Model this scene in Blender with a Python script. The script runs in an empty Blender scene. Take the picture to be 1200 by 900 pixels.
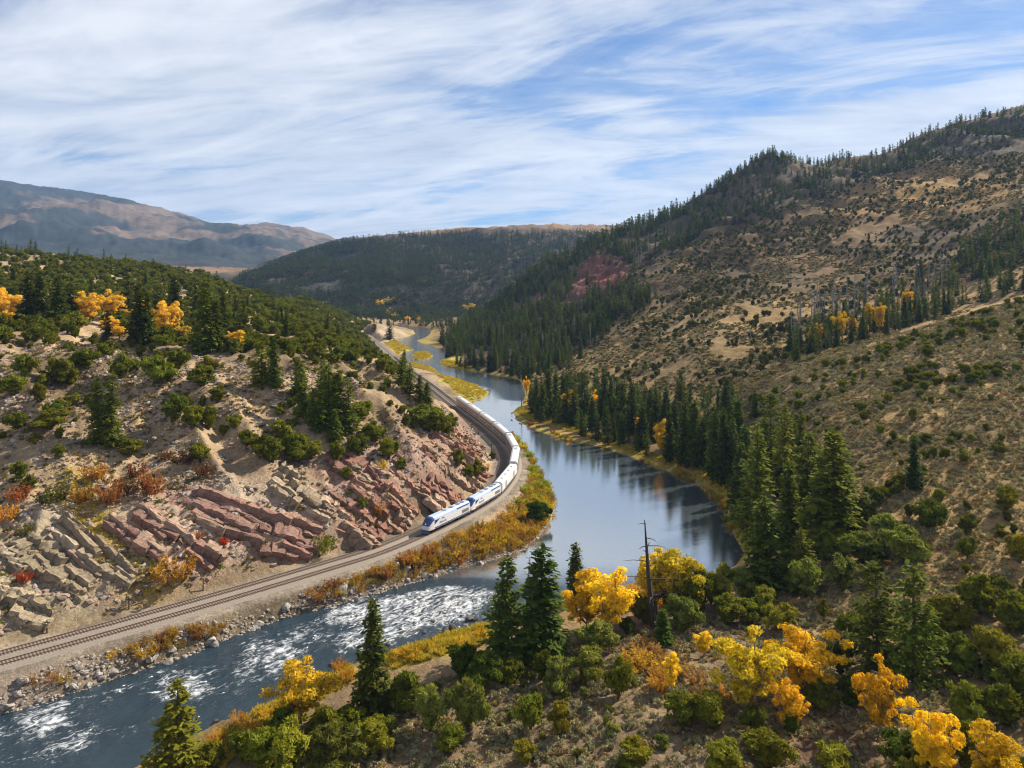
import bpy, bmesh, math, random
import numpy as np
from mathutils import Vector, Matrix

# ------------------------------------------------------------------ camera, sky, sun, exposure
SC = bpy.context.scene
COL = SC.collection
HC = 77.0            # camera height above the river (m)
F = 900.0            # focal length in photo pixels (1200 wide)
VH = 325.0           # photo row of the true horizon
SUN_AZ, SUN_EL = 33.0, 38.0      # azimuth from +X towards +Y

cam_d = bpy.data.cameras.new('camera')
cam = bpy.data.objects.new('camera', cam_d)
COL.objects.link(cam)
cam.location = (0, 0, HC)
cam.rotation_euler = (math.radians(90), 0, 0)
cam_d.sensor_width = 36.0
cam_d.lens = 36.0 * F / 1200.0
cam_d.shift_y = -(450.0 - VH) / 1200.0
cam_d.clip_start = 1.0
cam_d.clip_end = 60000.0
SC.camera = cam

def nd(nt, typ, loc=None, **kw):
    n = nt.nodes.new(typ)
    for k, v in kw.items():
        setattr(n, k, v)
    return n

def mth(nt, op, a, b=None, c=None, clamp=False):
    n = nt.nodes.new('ShaderNodeMath'); n.operation = op; n.use_clamp = clamp
    for i, v in enumerate((a, b, c)):
        if v is None: continue
        if isinstance(v, (int, float)): n.inputs[i].default_value = v
        else: nt.links.new(v, n.inputs[i])
    return n.outputs[0]

def ramp(nt, fac, stops, interp='LINEAR'):
    r = nt.nodes.new('ShaderNodeValToRGB'); r.color_ramp.interpolation = interp
    e = r.color_ramp.elements
    while len(e) < len(stops): e.new(0.5)
    for el, (p, c) in zip(e, stops):
        el.position = p
        el.color = (c, c, c, 1) if isinstance(c, (int, float)) else (*c, 1)
    nt.links.new(fac, r.inputs[0])
    return r.outputs[0]

def mixc(nt, fac, a, b, blend='MIX'):
    m = nt.nodes.new('ShaderNodeMix'); m.data_type = 'RGBA'; m.blend_type = blend
    for s, v in ((m.inputs[0], fac), (m.inputs[6], a), (m.inputs[7], b)):
        if isinstance(v, (int, float)): s.default_value = v
        elif isinstance(v, tuple): s.default_value = (*v, 1) if len(v) == 3 else v
        else: nt.links.new(v, s)
    return m.outputs[2]

def noise(nt, vec, scale, detail=4, rough=0.55, dist=0.0):
    n = nt.nodes.new('ShaderNodeTexNoise')
    n.inputs['Scale'].default_value = scale; n.inputs['Detail'].default_value = detail
    n.inputs['Roughness'].default_value = rough; n.inputs['Distortion'].default_value = dist
    if vec is not None: nt.links.new(vec, n.inputs['Vector'])
    return n.outputs['Fac']

def mapping(nt, vec, loc=(0, 0, 0), rot=(0, 0, 0), scale=(1, 1, 1), typ='POINT'):
    if any(rot):      # turn first, then stretch
        r_ = nt.nodes.new('ShaderNodeMapping'); r_.inputs['Rotation'].default_value = rot
        nt.links.new(vec, r_.inputs['Vector']); vec = r_.outputs[0]; rot = (0, 0, 0)
    m = nt.nodes.new('ShaderNodeMapping'); m.vector_type = typ
    m.inputs['Location'].default_value = loc; m.inputs['Rotation'].default_value = rot
    m.inputs['Scale'].default_value = scale
    nt.links.new(vec, m.inputs['Vector'])
    return m.outputs[0]

W = bpy.data.worlds.new('World'); SC.world = W; W.use_nodes = True
nt = W.node_tree; nt.nodes.clear()
out = nd(nt, 'ShaderNodeOutputWorld'); bg = nd(nt, 'ShaderNodeBackground')
sky = nd(nt, 'ShaderNodeTexSky', sky_type='NISHITA')
sky.sun_disc = False
sky.sun_elevation = math.radians(SUN_EL)
sky.sun_rotation = math.radians(90 - SUN_AZ)
sky.altitude = 2100; sky.air_density = 1.0; sky.dust_density = 0.6; sky.ozone_density = 1.2
SKY_K = 0.068
SKYA, SKYB = 5.5, 9.2
tc = nd(nt, 'ShaderNodeTexCoord')
sep = nd(nt, 'ShaderNodeSeparateXYZ'); nt.links.new(tc.outputs['Generated'], sep.inputs[0])
zc = mth(nt, 'ADD', mth(nt, 'MAXIMUM', sep.outputs[2], 0.0), 0.13)
px_ = mth(nt, 'DIVIDE', sep.outputs[0], zc); py_ = mth(nt, 'DIVIDE', sep.outputs[1], zc)
cmb = nd(nt, 'ShaderNodeCombineXYZ'); nt.links.new(px_, cmb.inputs[0]); nt.links.new(py_, cmb.inputs[1])
SD = math.radians(-150)      # the cirrus streaks run from far left to near right
big = noise(nt, mapping(nt, cmb.outputs[0], loc=(SKYA, SKYB, 0), rot=(0, 0, SD), scale=(0.34, 0.58, 1)), 1.0, 4, 0.5, 0.6)
streak = noise(nt, mapping(nt, cmb.outputs[0], loc=(0.4, 5.2, 0), rot=(0, 0, SD), scale=(0.75, 1.7, 1)), 1.0, 9, 0.60, 1.3)
fine = noise(nt, mapping(nt, cmb.outputs[0], loc=(9.4, 2.2, 0), rot=(0, 0, SD - .3), scale=(2.0, 4.6, 1)), 1.0, 7, 0.62, 0.7)
mixn = mth(nt, 'ADD', mth(nt, 'ADD', mth(nt, 'MULTIPLY', big, 0.60), mth(nt, 'MULTIPLY', streak, 0.28)), mth(nt, 'MULTIPLY', fine, 0.12))
cov = ramp(nt, mixn, [(0.40, 0.0), (0.45, 0.10), (0.505, 0.45), (0.59, 1.0)])
# thin cirrus: the slant path makes it denser towards the horizon
tau = mth(nt, 'DIVIDE', mth(nt, 'MULTIPLY', cov, 1.45), mth(nt, 'ADD', mth(nt, 'MAXIMUM', sep.outputs[2], 0.0), 0.08))
cov = mth(nt, 'SUBTRACT', 1.0, mth(nt, 'POWER', 2.718, mth(nt, 'MULTIPLY', tau, -1.0)))
cl_shade = ramp(nt, mth(nt, 'ADD', mth(nt, 'MULTIPLY', streak, 0.6), mth(nt, 'MULTIPLY', fine, 0.4)), [(0.36, (0.325, 0.36, 0.425)), (0.62, (0.54, 0.55, 0.575))])
skyc = nd(nt, 'ShaderNodeVectorMath', operation='SCALE'); nt.links.new(sky.outputs[0], skyc.inputs[0]); skyc.inputs['Scale'].default_value = SKY_K
skt = mixc(nt, 1.0, skyc.outputs[0], (0.40, 0.70, 1.0), 'MULTIPLY')
wc = mixc(nt, cov, skt, cl_shade)
nt.links.new(wc, bg.inputs[0]); bg.inputs[1].default_value = 1.0
nt.links.new(bg.outputs[0], out.inputs[0])

sun_d = bpy.data.lights.new('sun', 'SUN'); sun = bpy.data.objects.new('sun', sun_d); COL.objects.link(sun)
sun_d.energy = 5.0; sun_d.angle = math.radians(0.7); sun_d.color = (1.0, 0.91, 0.77)
_sa, _se = math.radians(SUN_AZ), math.radians(SUN_EL)
SUNDIR = Vector((math.cos(_se) * math.cos(_sa), math.cos(_se) * math.sin(_sa), math.sin(_se)))
sun.rotation_euler = SUNDIR.to_track_quat('Z', 'Y').to_euler()
sun.location = (300, 200, 400)

SC.view_settings.view_transform = 'Standard'; SC.view_settings.look = 'None'
SC.view_settings.exposure = 0.8; SC.view_settings.gamma = 1.0
SC.view_settings.use_curve_mapping = False
SC.render.engine = 'CYCLES'
SC.cycles.use_denoising = True; SC.cycles.filter_width = 1.15
SC.cycles.max_bounces = 5; SC.cycles.diffuse_bounces = 2; SC.cycles.glossy_bounces = 3
SC.cycles.transmission_bounces = 2; SC.cycles.volume_bounces = 0; SC.cycles.transparent_max_bounces = 4
SC.cycles.caustics_reflective = False; SC.cycles.caustics_refractive = False

# ------------------------------------------------------------------ small numeric helpers
RS = np.random.RandomState(7)
_TAB = RS.rand(512, 512)

def vnoise(x, y, seed=0):
    x = np.asarray(x, float) + seed * 37.31; y = np.asarray(y, float) + seed * 91.7
    xi = np.floor(x).astype(int); yi = np.floor(y).astype(int)
    fx = x - xi; fy = y - yi
    fx = fx * fx * (3 - 2 * fx); fy = fy * fy * (3 - 2 * fy)
    a = _TAB[xi & 511, yi & 511]; b = _TAB[(xi + 1) & 511, yi & 511]
    c = _TAB[xi & 511, (yi + 1) & 511]; d = _TAB[(xi + 1) & 511, (yi + 1) & 511]
    return (a * (1 - fx) + b * fx) * (1 - fy) + (c * (1 - fx) + d * fx) * fy - 0.5

def fbm(x, y, oct=4, seed=0, gain=0.5):
    r = 0; a = 1.0
    for i in range(oct):
        r = r + a * vnoise(x, y, seed + i * 3); x = x * 2.03; y = y * 2.03; a *= gain
    return r

def sstep(a, b, x):
    t = np.clip((x - a) / (b - a), 0, 1)
    return t * t * (3 - 2 * t)

def flat(u, v, z=0.0):           # photo pixel -> world point on the level plane z
    Y = (HC - z) * F / (v - VH)
    return ((u - 600.0) / F * Y, Y)

def proj(x, y, z):
    return 600 + F * x / y, VH - F * (z - HC) / y

def seg_dist(px, py, pts):       # distance to a polyline
    best = np.full(px.shape, 1e18)
    for (ax, ay), (bx, by) in zip(pts[:-1], pts[1:]):
        dx, dy = bx - ax, by - ay
        t = np.clip(((px - ax) * dx + (py - ay) * dy) / (dx * dx + dy * dy + 1e-12), 0, 1)
        best = np.minimum(best, (px - ax - t * dx) ** 2 + (py - ay - t * dy) ** 2)
    return np.sqrt(best)

def inpoly(px, py, pts):
    px = np.asarray(px); py = np.asarray(py)
    c = np.zeros(px.shape, bool)
    n = len(pts); j = n - 1
    for i in range(n):
        xi, yi = pts[i]; xj, yj = pts[j]
        if yi != yj:
            c ^= ((yi > py) != (yj > py)) & (px < (xj - xi) * (py - yi) / (yj - yi) + xi)
        j = i
    return c

def resample(P, step):
    P = np.array(P, float); n = len(P); out_ = []
    for i in range(n - 1):       # Catmull-Rom
        p0 = P[max(i - 1, 0)]; p1 = P[i]; p2 = P[i + 1]; p3 = P[min(i + 2, n - 1)]
        for t in np.linspace(0, 1, 24, endpoint=False):
            out_.append(0.5 * (2 * p1 + (p2 - p0) * t + (2 * p0 - 5 * p1 + 4 * p2 - p3) * t * t + (3 * p1 - p0 - 3 * p2 + p3) * t ** 3))
    out_.append(P[-1]); out_ = np.array(out_)
    L = np.r_[0, np.cumsum(np.hypot(*np.diff(out_, axis=0).T))]
    s = np.arange(0, L[-1], step)
    return np.c_[np.interp(s, L, out_[:, 0]), np.interp(s, L, out_[:, 1])]

# ------------------------------------------------------------------ river and railway lines
LEFT_BANK = [(-420, 980), (-180, 890), (0, 837), (27, 830), (67, 817), (100, 807), (150, 790), (187, 778), (233, 763), (267, 748), (300, 735),
  (333, 725), (367, 715), (400, 707), (450, 693), (500, 678), (550, 663), (583, 655), (617, 642), (633, 628), (645, 613), (652, 592),
  (648, 578), (633, 553), (617, 530), (603, 514), (588, 502), (575, 491), (562, 480), (552, 471), (563, 469), (571, 464), (573, 459), (562, 453), (545, 447),
  (520, 441), (514, 437), (509, 431), (492, 428), (482, 426), (474, 423), (467, 417), (474, 412), (485, 410), (475, 405), (465, 400), (464, 397),
  (478, 395), (487, 391), (485, 387), (470, 383.5), (455, 382)]
RIGHT_BANK = [(455, 380.5), (475, 381.5), (503, 384.5), (505, 389), (502, 393), (497, 396), (488, 399), (494, 403), (506, 404), (508, 407), (527, 410), (528, 413), (522, 418),
  (515, 424), (517, 428), (528, 431), (540, 433), (553, 435), (570, 438), (587, 440), (608, 445), (613, 453), (615, 463), (611, 474), (601, 482), (605, 493),
  (633, 507), (667, 517), (700, 523), (733, 533), (767, 547), (800, 559), (833, 573), (847, 590), (852, 613), (863, 633), (872, 649), (858, 668), (840, 680),
  (800, 689), (735, 692), (690, 699), (656, 707), (610, 722), (573, 734), (533, 744), (500, 754), (457, 765), (400, 782), (317, 828), (253, 848),
  (180, 884), (160, 899), (100, 930), (-60, 1010), (-300, 1130)]
RIV = [flat(u, v) for u, v in LEFT_BANK] + [flat(u, v) for u, v in RIGHT_BANK]
ISLAND = [flat(*p) for p in [(482, 419), (484, 414), (492, 411.5), (503, 413), (508, 417), (503, 421), (494, 423), (485, 421.5)]]
RAIL_Z = 5.0
T2PX = [(-420, 880), (-200, 831), (0, 776.5), (240, 709.5), (400, 662), (450, 646), (500, 625), (547, 602), (580, 582), (597, 563), (603, 550), (604, 538), (600, 527),
  (592, 517), (575, 502), (555, 487), (533, 471), (515, 457), (500, 446), (485, 436), (468, 423), (453, 409), (440, 399), (430, 391)]
TRK2 = resample([flat(u, v, RAIL_Z) for u, v in T2PX], 1.0)       # the track the train is on
_tan = np.gradient(TRK2, axis=0); _tan /= np.linalg.norm(_tan, axis=1)[:, None]
_nor = np.c_[-_tan[:, 1], _tan[:, 0]]                              # to the hill side
TRK1 = TRK2 + _nor * 4.7
MID = TRK2 + _nor * 2.0

# ------------------------------------------------------------------ terrain heights
def zv(v, Y): return HC - (v - VH) / F * Y
NEAR = {-400: [(30, 4), (100, -1), (118, 3)], -150: [(30, 4), (100, 0), (130, 3)], 0: [(30, 6), (100, 1), (145, 4)], 100: [(30, 7), (95, 2), (155, 4)],
        200: [(30, 9), (95, 3.5), (125, 1.5), (165, 4)], 300: [(30, 10), (95, 5), (125, 3), (150, 2), (178, 4)], 400: [(30, 12), (95, 7), (120, 5), (145, 2), (198, 4)]}
def vs(*a): return [(Y, zv(v, Y)) for v, Y in a]
CEN = {280: 322, 300: 314, 340: 300, 400: 281, 450: 273, 500: 268, 560: 263.5, 600: 262.5, 650: 262, 700: 262, 750: 263, 800: 266, 850: 268}
FARL = {-400: 200, -150: 200, 0: 209, 100: 222, 200: 245, 250: 259, 275: 266, 308: 255, 330: 259, 360: 269, 400: 281, 450: 290, 500: 300}
def cen(u):
    cu = np.interp(u, list(CEN), list(CEN.values()))
    return [(1500, 6)] + vs((VH + (cu - VH) * 0.25 if cu < 320 else 340, 1800), (VH + (cu - VH) * 0.62, 2150), (cu, 2500)) + [(2750, zv(cu, 2500) * .93), (3200, zv(cu, 2500) * .7)]
def farl(u):
    fu = np.interp(u, list(FARL), list(FARL.values()))
    return vs((316, 2600), (VH + (fu - VH) * .27, 3500), (VH + (fu - VH) * .5, 4500), (VH + (fu - VH) * .8, 5800), (fu, 7000)) + [(8200, zv(fu, 7000) * .85), (13000, 200)]
T = {}
T[-400] = NEAR[-400] + [(125, 6.5), (140, 14), (160, 24), (190, 36), (250, 55), (380, 68), (640, 112), (1000, 90), (1500, 70)] + farl(-400)
T[-150] = NEAR[-150] + [(140, 6.5), (152, 13), (172, 23), (200, 35), (260, 54), (400, 67), (640, 108), (1000, 85), (1500, 65)] + farl(-150)
T[0] = NEAR[0] + [(151, 6.5)] + vs((720, 157), (680, 163), (620, 174), (560, 188), (500, 206), (450, 228), (400, 265), (375, 310), (350, 400), (320, 520), (291, 650)) + [(1000, 80), (1500, 60)] + farl(0)
T[100] = NEAR[100] + [(161, 6.5)] + vs((690, 167), (650, 174), (600, 185), (550, 198), (500, 214), (450, 236), (410, 268), (385, 315), (360, 400), (335, 520), (304, 680)) + [(1000, 70), (1500, 50)] + farl(100)
T[200] = NEAR[200] + [(172, 6.5)] + vs((640, 181), (590, 192), (540, 206), (490, 222), (440, 247), (410, 280), (395, 315), (370, 400), (350, 490), (330, 600), (313, 720)) + [(1000, 60), (1500, 40)] + farl(200)
T[260] = NEAR[300] + [(179, 6.5)] + vs((645, 187), (595, 196), (545, 209), (495, 224), (445, 247), (415, 277), (398, 312), (376, 400), (356, 500), (340, 620), (326, 760)) + [(1050, 45), (1500, 30)] + farl(260)
T[300] = NEAR[300] + [(184, 6.5)] + vs((650, 189), (600, 199), (550, 211), (500, 225), (450, 245), (420, 270), (400, 310), (380, 400), (361, 520), (347, 660), (336, 820)) + [(1100, 35), (1400, 12)] + cen(300)[1:] + farl(300)[2:]
T[350] = NEAR[400] + [(193, 6.3)] + vs((630, 199), (580, 209), (540, 221), (490, 237), (445, 260), (420, 290), (403, 340), (386, 450), (370, 600), (358, 740), (349, 880)) + [(1150, 20), (1400, 8)] + cen(350) + farl(350)[2:]
T[400] = NEAR[400] + [(203, 6)] + vs((600, 210), (560, 221), (520, 234), (480, 250), (440, 275), (415, 310), (405, 370), (392, 520), (382, 720), (373, 850), (365, 980)) + [(1200, 8), (1400, 5)] + cen(400) + farl(400)[2:]
T[430] = NEAR[400] + [(208, 6)] + vs((595, 215), (555, 226), (515, 240), (475, 257), (440, 285), (418, 320)) + [(420, 30), (550, 16), (680, 9)] + vs((391, 900), (378, 1010)) + [(1150, 6), (1400, 4)] + cen(430)
T[460] = NEAR[400] + [(213, 6)] + vs((588, 220), (548, 231), (508, 247), (472, 268), (445, 298), (432, 330)) + [(420, 24), (520, 11), (650, 5), (930, 5), (1000, 8), (1100, 4), (1400, 4)] + cen(460)
T[500] = [(30, 14), (95, 8), (130, 6), (155, 3), (215, 5.5), (221, 6)] + vs((580, 228), (540, 240), (500, 258), (475, 280), (462, 305)) + [(380, 17), (450, 8), (530, 5), (620, 2), (1150, 3), (1400, 4)] + cen(500)
T[540] = [(30, 14), (95, 9), (130, 7), (160, 3), (225, 5), (240, 8), (262, 14), (300, 17), (335, 15), (370, 11), (400, 7), (440, 5), (600, 3), (820, 3), (1050, 9), (1150, 6), (1400, 5)] + cen(540)
T[570] = [(30, 15), (95, 9.5), (130, 7), (165, 3), (230, 5), (300, 6), (400, 4), (620, 2)] + vs((425, 660), (405, 780), (372, 1080)) + [(1250, 8), (1400, 6)] + cen(570)
T[600] = [(30, 15), (95, 10), (130, 7.5), (165, 3), (300, 4), (560, 1.5)] + vs((425, 645), (400, 760), (370, 920), (337, 1120)) + [(1350, 20), (1450, 10)] + cen(600)[1:]
T[650] = [(30, 16), (95, 11), (130, 8.5), (170, 4), (200, 2.5), (400, 1.5), (490, 1.5)] + vs((440, 560), (420, 640), (390, 760), (352, 900), (327, 1000), (301, 1130)) + [(1400, 60), (1600, 20)] + cen(650)[1:]
T[700] = [(30, 17), (95, 12), (130, 9), (165, 5.5), (190, 3), (370, 1.5), (440, 2.5)] + vs((450, 500), (430, 550), (391, 680), (352, 830), (312, 960), (277, 1130)) + [(1450, 90), (1800, 60)] + cen(700)[2:]
T[750] = [(30, 18), (95, 13), (130, 10), (165, 6.5), (195, 3), (330, 1.5), (385, 3)] + vs((470, 430), (430, 500), (382, 620), (324, 830), (290, 980), (262, 1140)) + [(1500, 110), (1800, 90)] + cen(750)[2:]
T[800] = [(30, 19), (95, 14), (130, 11), (170, 7), (198, 3), (290, 1.5), (330, 4)] + vs((480, 380), (430, 450), (382, 560), (333, 740), (285, 950), (246, 1120)) + [(1500, 120), (2000, 120)] + cen(800)[3:]
T[850] = [(30, 20), (95, 14.5), (130, 11), (165, 8), (195, 4), (240, 2), (272, 3)] + vs((505, 325), (450, 385), (402, 470), (352, 600), (302, 780), (262, 950), (234, 1050), (206, 1110)) + [(1400, 170), (2000, 140), (3000, 150)]
T[900] = [(30, 21), (95, 13), (130, 11), (170, 8.5), (200, 6), (225, 5.5)] + vs((552, 265), (500, 300), (450, 350), (430, 390), (415, 430), (382, 520), (332, 660), (282, 820), (242, 950), (203, 1050), (171, 1110)) + [(1300, 215), (2000, 160), (3000, 150)]
T[950] = [(30, 22), (95, 12), (125, 11), (160, 11)] + vs((645, 185), (560, 215), (500, 258), (450, 315), (417, 370)) + [(415, 36)] + vs((402, 450), (365, 540), (315, 690), (265, 830), (232, 930), (210, 1020), (190, 1115)) + [(1350, 210), (2000, 160), (3000, 150)]
T[1000] = [(30, 23), (95, 12), (125, 12)] + vs((700, 152), (600, 190), (500, 240), (450, 290), (405, 350)) + [(400, 40.5)] + vs((390, 455), (350, 560), (300, 700), (252, 820), (223, 900), (210, 1000), (190, 1120)) + [(1350, 210), (2000, 160), (3000, 150)]
T[1100] = [(30, 27), (95, 16.5), (115, 14.5)] + vs((745, 133), (650, 158), (550, 195), (450, 255), (400, 300), (378, 345)) + [(405, 48.5)] + vs((371, 480), (330, 560), (280, 680), (230, 800), (207, 880), (187, 960), (151, 1100)) + [(1400, 255), (2000, 180), (3000, 150)]
T[1200] = [(30, 30), (92, 19), (120, 17)] + vs((700, 141), (600, 170), (550, 190), (450, 240), (400, 280), (349, 335)) + [(400, 62)] + vs((341, 470), (300, 540), (250, 640), (197, 800), (183, 870), (152, 980), (119, 1100)) + [(1400, 300), (2500, 220)]
T[1350] = [(30, 34), (90, 24), (120, 24)] + vs((650, 150), (560, 180), (450, 220), (380, 270), (325, 330)) + [(400, 74)] + vs((310, 470), (250, 560), (190, 700), (150, 850), (80, 1100)) + [(1500, 380), (2500, 300)]
T[1800] = [(30, 45), (90, 38), (150, 50), (330, 110), (400, 108), (560, 160), (850, 260), (1100, 400), (1500, 460), (2500, 350)]
_na, _nb = sorted(T[260])[:16], sorted(T[300])[:16]
T[278] = [((a_[0] + b_[0]) / 2, (a_[1] + b_[1]) / 2) for a_, b_ in zip(_na, _nb)] + [(1075, 40), (1450, 21)] + farl(275)
T[312] = [((a_[0] * 3 + b_[0]) / 4, (a_[1] * 3 + b_[1]) / 4) for a_, b_ in zip(_nb, sorted(T[350])[:16])] + [(1110, 30), (1400, 11)] + cen(312)[1:] + farl(309)[2:]
T[330] = [((a_[0] + b_[0]) / 2, (a_[1] + b_[1]) / 2) for a_, b_ in zip(_nb, sorted(T[350])[:16])] + [(1120, 26), (1400, 10)] + cen(330)[1:] + farl(330)[2:]
UC = sorted(T)
NEARX = np.r_[np.geomspace(30, 85, 30, endpoint=False), np.geomspace(85, 420, 330, endpoint=False), np.geomspace(420, 1300, 200, endpoint=False), np.geomspace(1300, 13000, 150)]
TAB_L = np.linspace(math.log(28), math.log(13500), 620)
TABLE = np.array([np.interp(TAB_L, [math.log(p[0]) for p in sorted(T[u])], [(p[1] - HC) / p[0] for p in sorted(T[u])]) for u in UC])
SCOL = np.r_[np.linspace(-1.33, -0.72, 45, endpoint=False), np.linspace(-0.72, 0.72, 560, endpoint=False), np.linspace(0.72, 1.33, 46)]
ucol = 600 + SCOL * F
def gauss(A, sig, axis):
    k = int(3 * sig) + 1; w = np.exp(-0.5 * (np.arange(-k, k + 1) / sig) ** 2); w /= w.sum()
    P_ = np.pad(A, [(k, k) if i == axis else (0, 0) for i in range(A.ndim)], mode='edge')
    return sum(w[i] * np.take(P_, np.arange(i, i + A.shape[axis]), axis=axis) for i in range(2 * k + 1))
TB = np.array([np.interp(ucol, UC, TABLE[:, j]) for j in range(TABLE.shape[1])]).T    # columns x rows
TB = gauss(gauss(TB, 7.0, 0), 2.6, 1)
ROW = NEARX; NR, NC = len(ROW), len(SCOL)
tt = np.array([np.interp(np.log(ROW), TAB_L, TB[i]) for i in range(NC)])             # NC x NR
GX = SCOL[:, None] * ROW[None, :]; GY = np.broadcast_to(ROW[None, :], GX.shape).copy()
GZ = HC + tt * GY
GU, GV = proj(GX, GY, GZ)
D_RIV = seg_dist(GX, GY, RIV + [RIV[0]]); ins = inpoly(GX, GY, RIV)
D_ISL = seg_dist(GX, GY, ISLAND + [ISLAND[0]]); isl = inpoly(GX, GY, ISLAND)
D_RIV = np.where(ins, -D_RIV, D_RIV)
D_RIV = np.where(isl, D_ISL, np.where(ins, -np.minimum(-D_RIV, D_ISL), D_RIV))
D_RAIL = seg_dist(GX, GY, [tuple(p) for p in MID[::4]])
RAILZONE = D_RAIL < 60
# relief: gullies and hummocks, growing with distance, gentle near the tracks
far_w = sstep(350, 900, GY)
rug = fbm(GX / 38, GY / 38, 5, 1) * (1.6 + 7.0 * far_w) + fbm(GX / 7.5, GY / 7.5, 4, 5) * (1.5 + .8 * far_w)
rug += fbm(GX / 1.9, GY / 1.9, 3, 25) * 0.5
gul = (0.18 - np.abs(fbm((GX * .8 + GY * .6) / 17, (GY * .8 - GX * .6) / 46, 3, 33))) * 9
rug += gul * (GX < 0) * (GY < 700) * sstep(12, 24, GZ)
rid = (0.25 - np.abs(fbm((GX + GY * .35) / 75, (GY - GX * .35) / 200, 4, 9))) * 26
rug += rid * sstep(600, 1000, GY) * (GX > -40) * sstep(30, 90, GZ)
rug += (fbm(GX / 420, GY / 420, 6, 13) * 120 + (0.2 - np.abs(fbm(GX / 500, GY / 900, 5, 17))) * 110) * sstep(2600, 4200, GY) * (1 - 0.75 * sstep(6200, 7000, GY))
rug += (fbm(GX / 160, GY / 160, 5, 15) * 36 + (0.2 - np.abs(fbm(GX / 190, GY / 420, 4, 19))) * 30) * sstep(1500, 1800, GY) * (1 - sstep(2300, 2500, GY))
low = sstep(1.0, 14.0, GZ)
GZ = GZ + rug * (0.28 + 0.72 * low)
# tilted beds of the cliff above the railway
CLIFF = [(0, 590), (60, 600), (130, 600), (225, 560), (350, 575), (420, 525), (480, 500), (545, 490), (580, 545), (560, 580), (500, 608), (430, 637), (340, 668), (250, 695), (150, 712), (60, 730), (-60, 760), (-200, 700)]
cl_in = inpoly(GU, GV, CLIFF) & (GY < 330)
cl_w = gauss(cl_in.astype(float), 3.0, 0); cl_w = gauss(cl_w, 3.0, 1) * sstep(8.0, 13.0, D_RAIL)
AL = GX * .72 + GY * .69
BED = GZ + 0.57 * AL + fbm(AL / 14, GZ / 9, 3, 31) * 2.2
def saw(b): f = b - np.floor(b); return np.where(f < .78, f / .78, (1 - f) / .22)
patch = sstep(-.12, .22, fbm(GX / 16, GY / 16, 3, 41))
GZ = GZ + cl_w * ((saw(BED / 3.1) - .5) * 1.6 + (saw(BED / 1.05 + .3) - .5) * .5) * (0.25 + 0.75 * patch)
GZ = GZ + cl_w * fbm(GX / 2.6, GY / 2.6, 4, 51) * 1.1
rc = gauss(gauss((inpoly(GU, GV, [(690, 298), (715, 296), (740, 312), (735, 332), (712, 340), (690, 356), (655, 368), (662, 345), (672, 330)]) & (GY > 500) & (GY < 1150)).astype(float), 1.5, 0), 1.5, 1)
GZ = GZ + rc * ((saw(GZ / 7.5 + fbm(GX / 30, GY / 30, 2, 55)) - .5) * 5.5 + fbm(GX / 6, GY / 6, 3, 57) * 5)
# banks
wb = 6 + 10 * sstep(200, 700, GY)
wr = sstep(0, 1, D_RIV / wb)
bank = 0.15 + 0.14 * np.maximum(D_RIV, 0) + fbm(GX / 3, GY / 3, 3, 61) * 0.35
GZ = np.where(D_RIV > 0, bank * (1 - wr) + np.maximum(GZ, 0.8) * wr, GZ)
# railway bench
w_r = sstep(6.2, 13.0, D_RAIL)
bedz = RAIL_Z - 0.75 - 0.12 * np.maximum(D_RAIL - 4.5, 0) + fbm(GX / 2.5, GY / 2.5, 3, 71) * 0.12
GZ = bedz * (1 - w_r) + GZ * w_r
GZ = np.where(isl, 0.25 + .12 * D_ISL, GZ)
GZ = np.where(D_RIV > 0, np.minimum(GZ, 0.06 + 1.15 * D_RIV), np.minimum(GZ, np.maximum(-2.5, -0.12 + 0.5 * D_RIV)))
LROW = np.log(ROW)

def gsample(A, x, y):
    x = np.asarray(x, float); y = np.maximum(np.asarray(y, float), ROW[0] + .01)
    i = np.clip(np.interp(x / y, SCOL, np.arange(NC)), 0, NC - 1.001); j = np.clip(np.interp(y, ROW, np.arange(NR)), 0, NR - 1.001)
    i0 = i.astype(int); j0 = j.astype(int); fi = i - i0; fj = j - j0
    return (A[i0, j0] * (1 - fi) + A[i0 + 1, j0] * fi) * (1 - fj) + (A[i0, j0 + 1] * (1 - fi) + A[i0 + 1, j0 + 1] * fi) * fj

def ground(x, y): return gsample(GZ, x, y)

YS = np.geomspace(60, 9000, 2600)
def hit(u, v, ymin=60):
    s = (u - 600) / F; z = HC - (v - VH) / F * YS; g = ground(s * YS, YS)
    k = np.where((g >= z) & (YS > ymin))[0]
    if len(k) == 0: return None
    Y = YS[k[0]]
    return Vector((s * Y, Y, float(ground(s * Y, Y))))

def visible(x, y, z):
    n = len(x); vis = np.ones(n, bool)
    for f in np.geomspace(0.12, 0.985, 90):
        zz = HC + (z - HC) * f
        vis &= ground(x * f, y * f) < zz + 0.3
    return vis

def gnormal(x, y, e=1.5):
    zx = (ground(x + e, y) - ground(x - e, y)) / (2 * e); zy = (ground(x, y + e) - ground(x, y - e)) / (2 * e)
    return Vector((-float(zx), -float(zy), 1)).normalized()

# ------------------------------------------------------------------ materials
def new_mat(name):
    m = bpy.data.materials.new(name); m.use_nodes = True
    nt = m.node_tree; nt.nodes.clear()
    o = nd(nt, 'ShaderNodeOutputMaterial'); b = nd(nt, 'ShaderNodeBsdfPrincipled')
    nt.links.new(b.outputs[0], o.inputs[0])
    return m, nt, b, o

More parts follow.
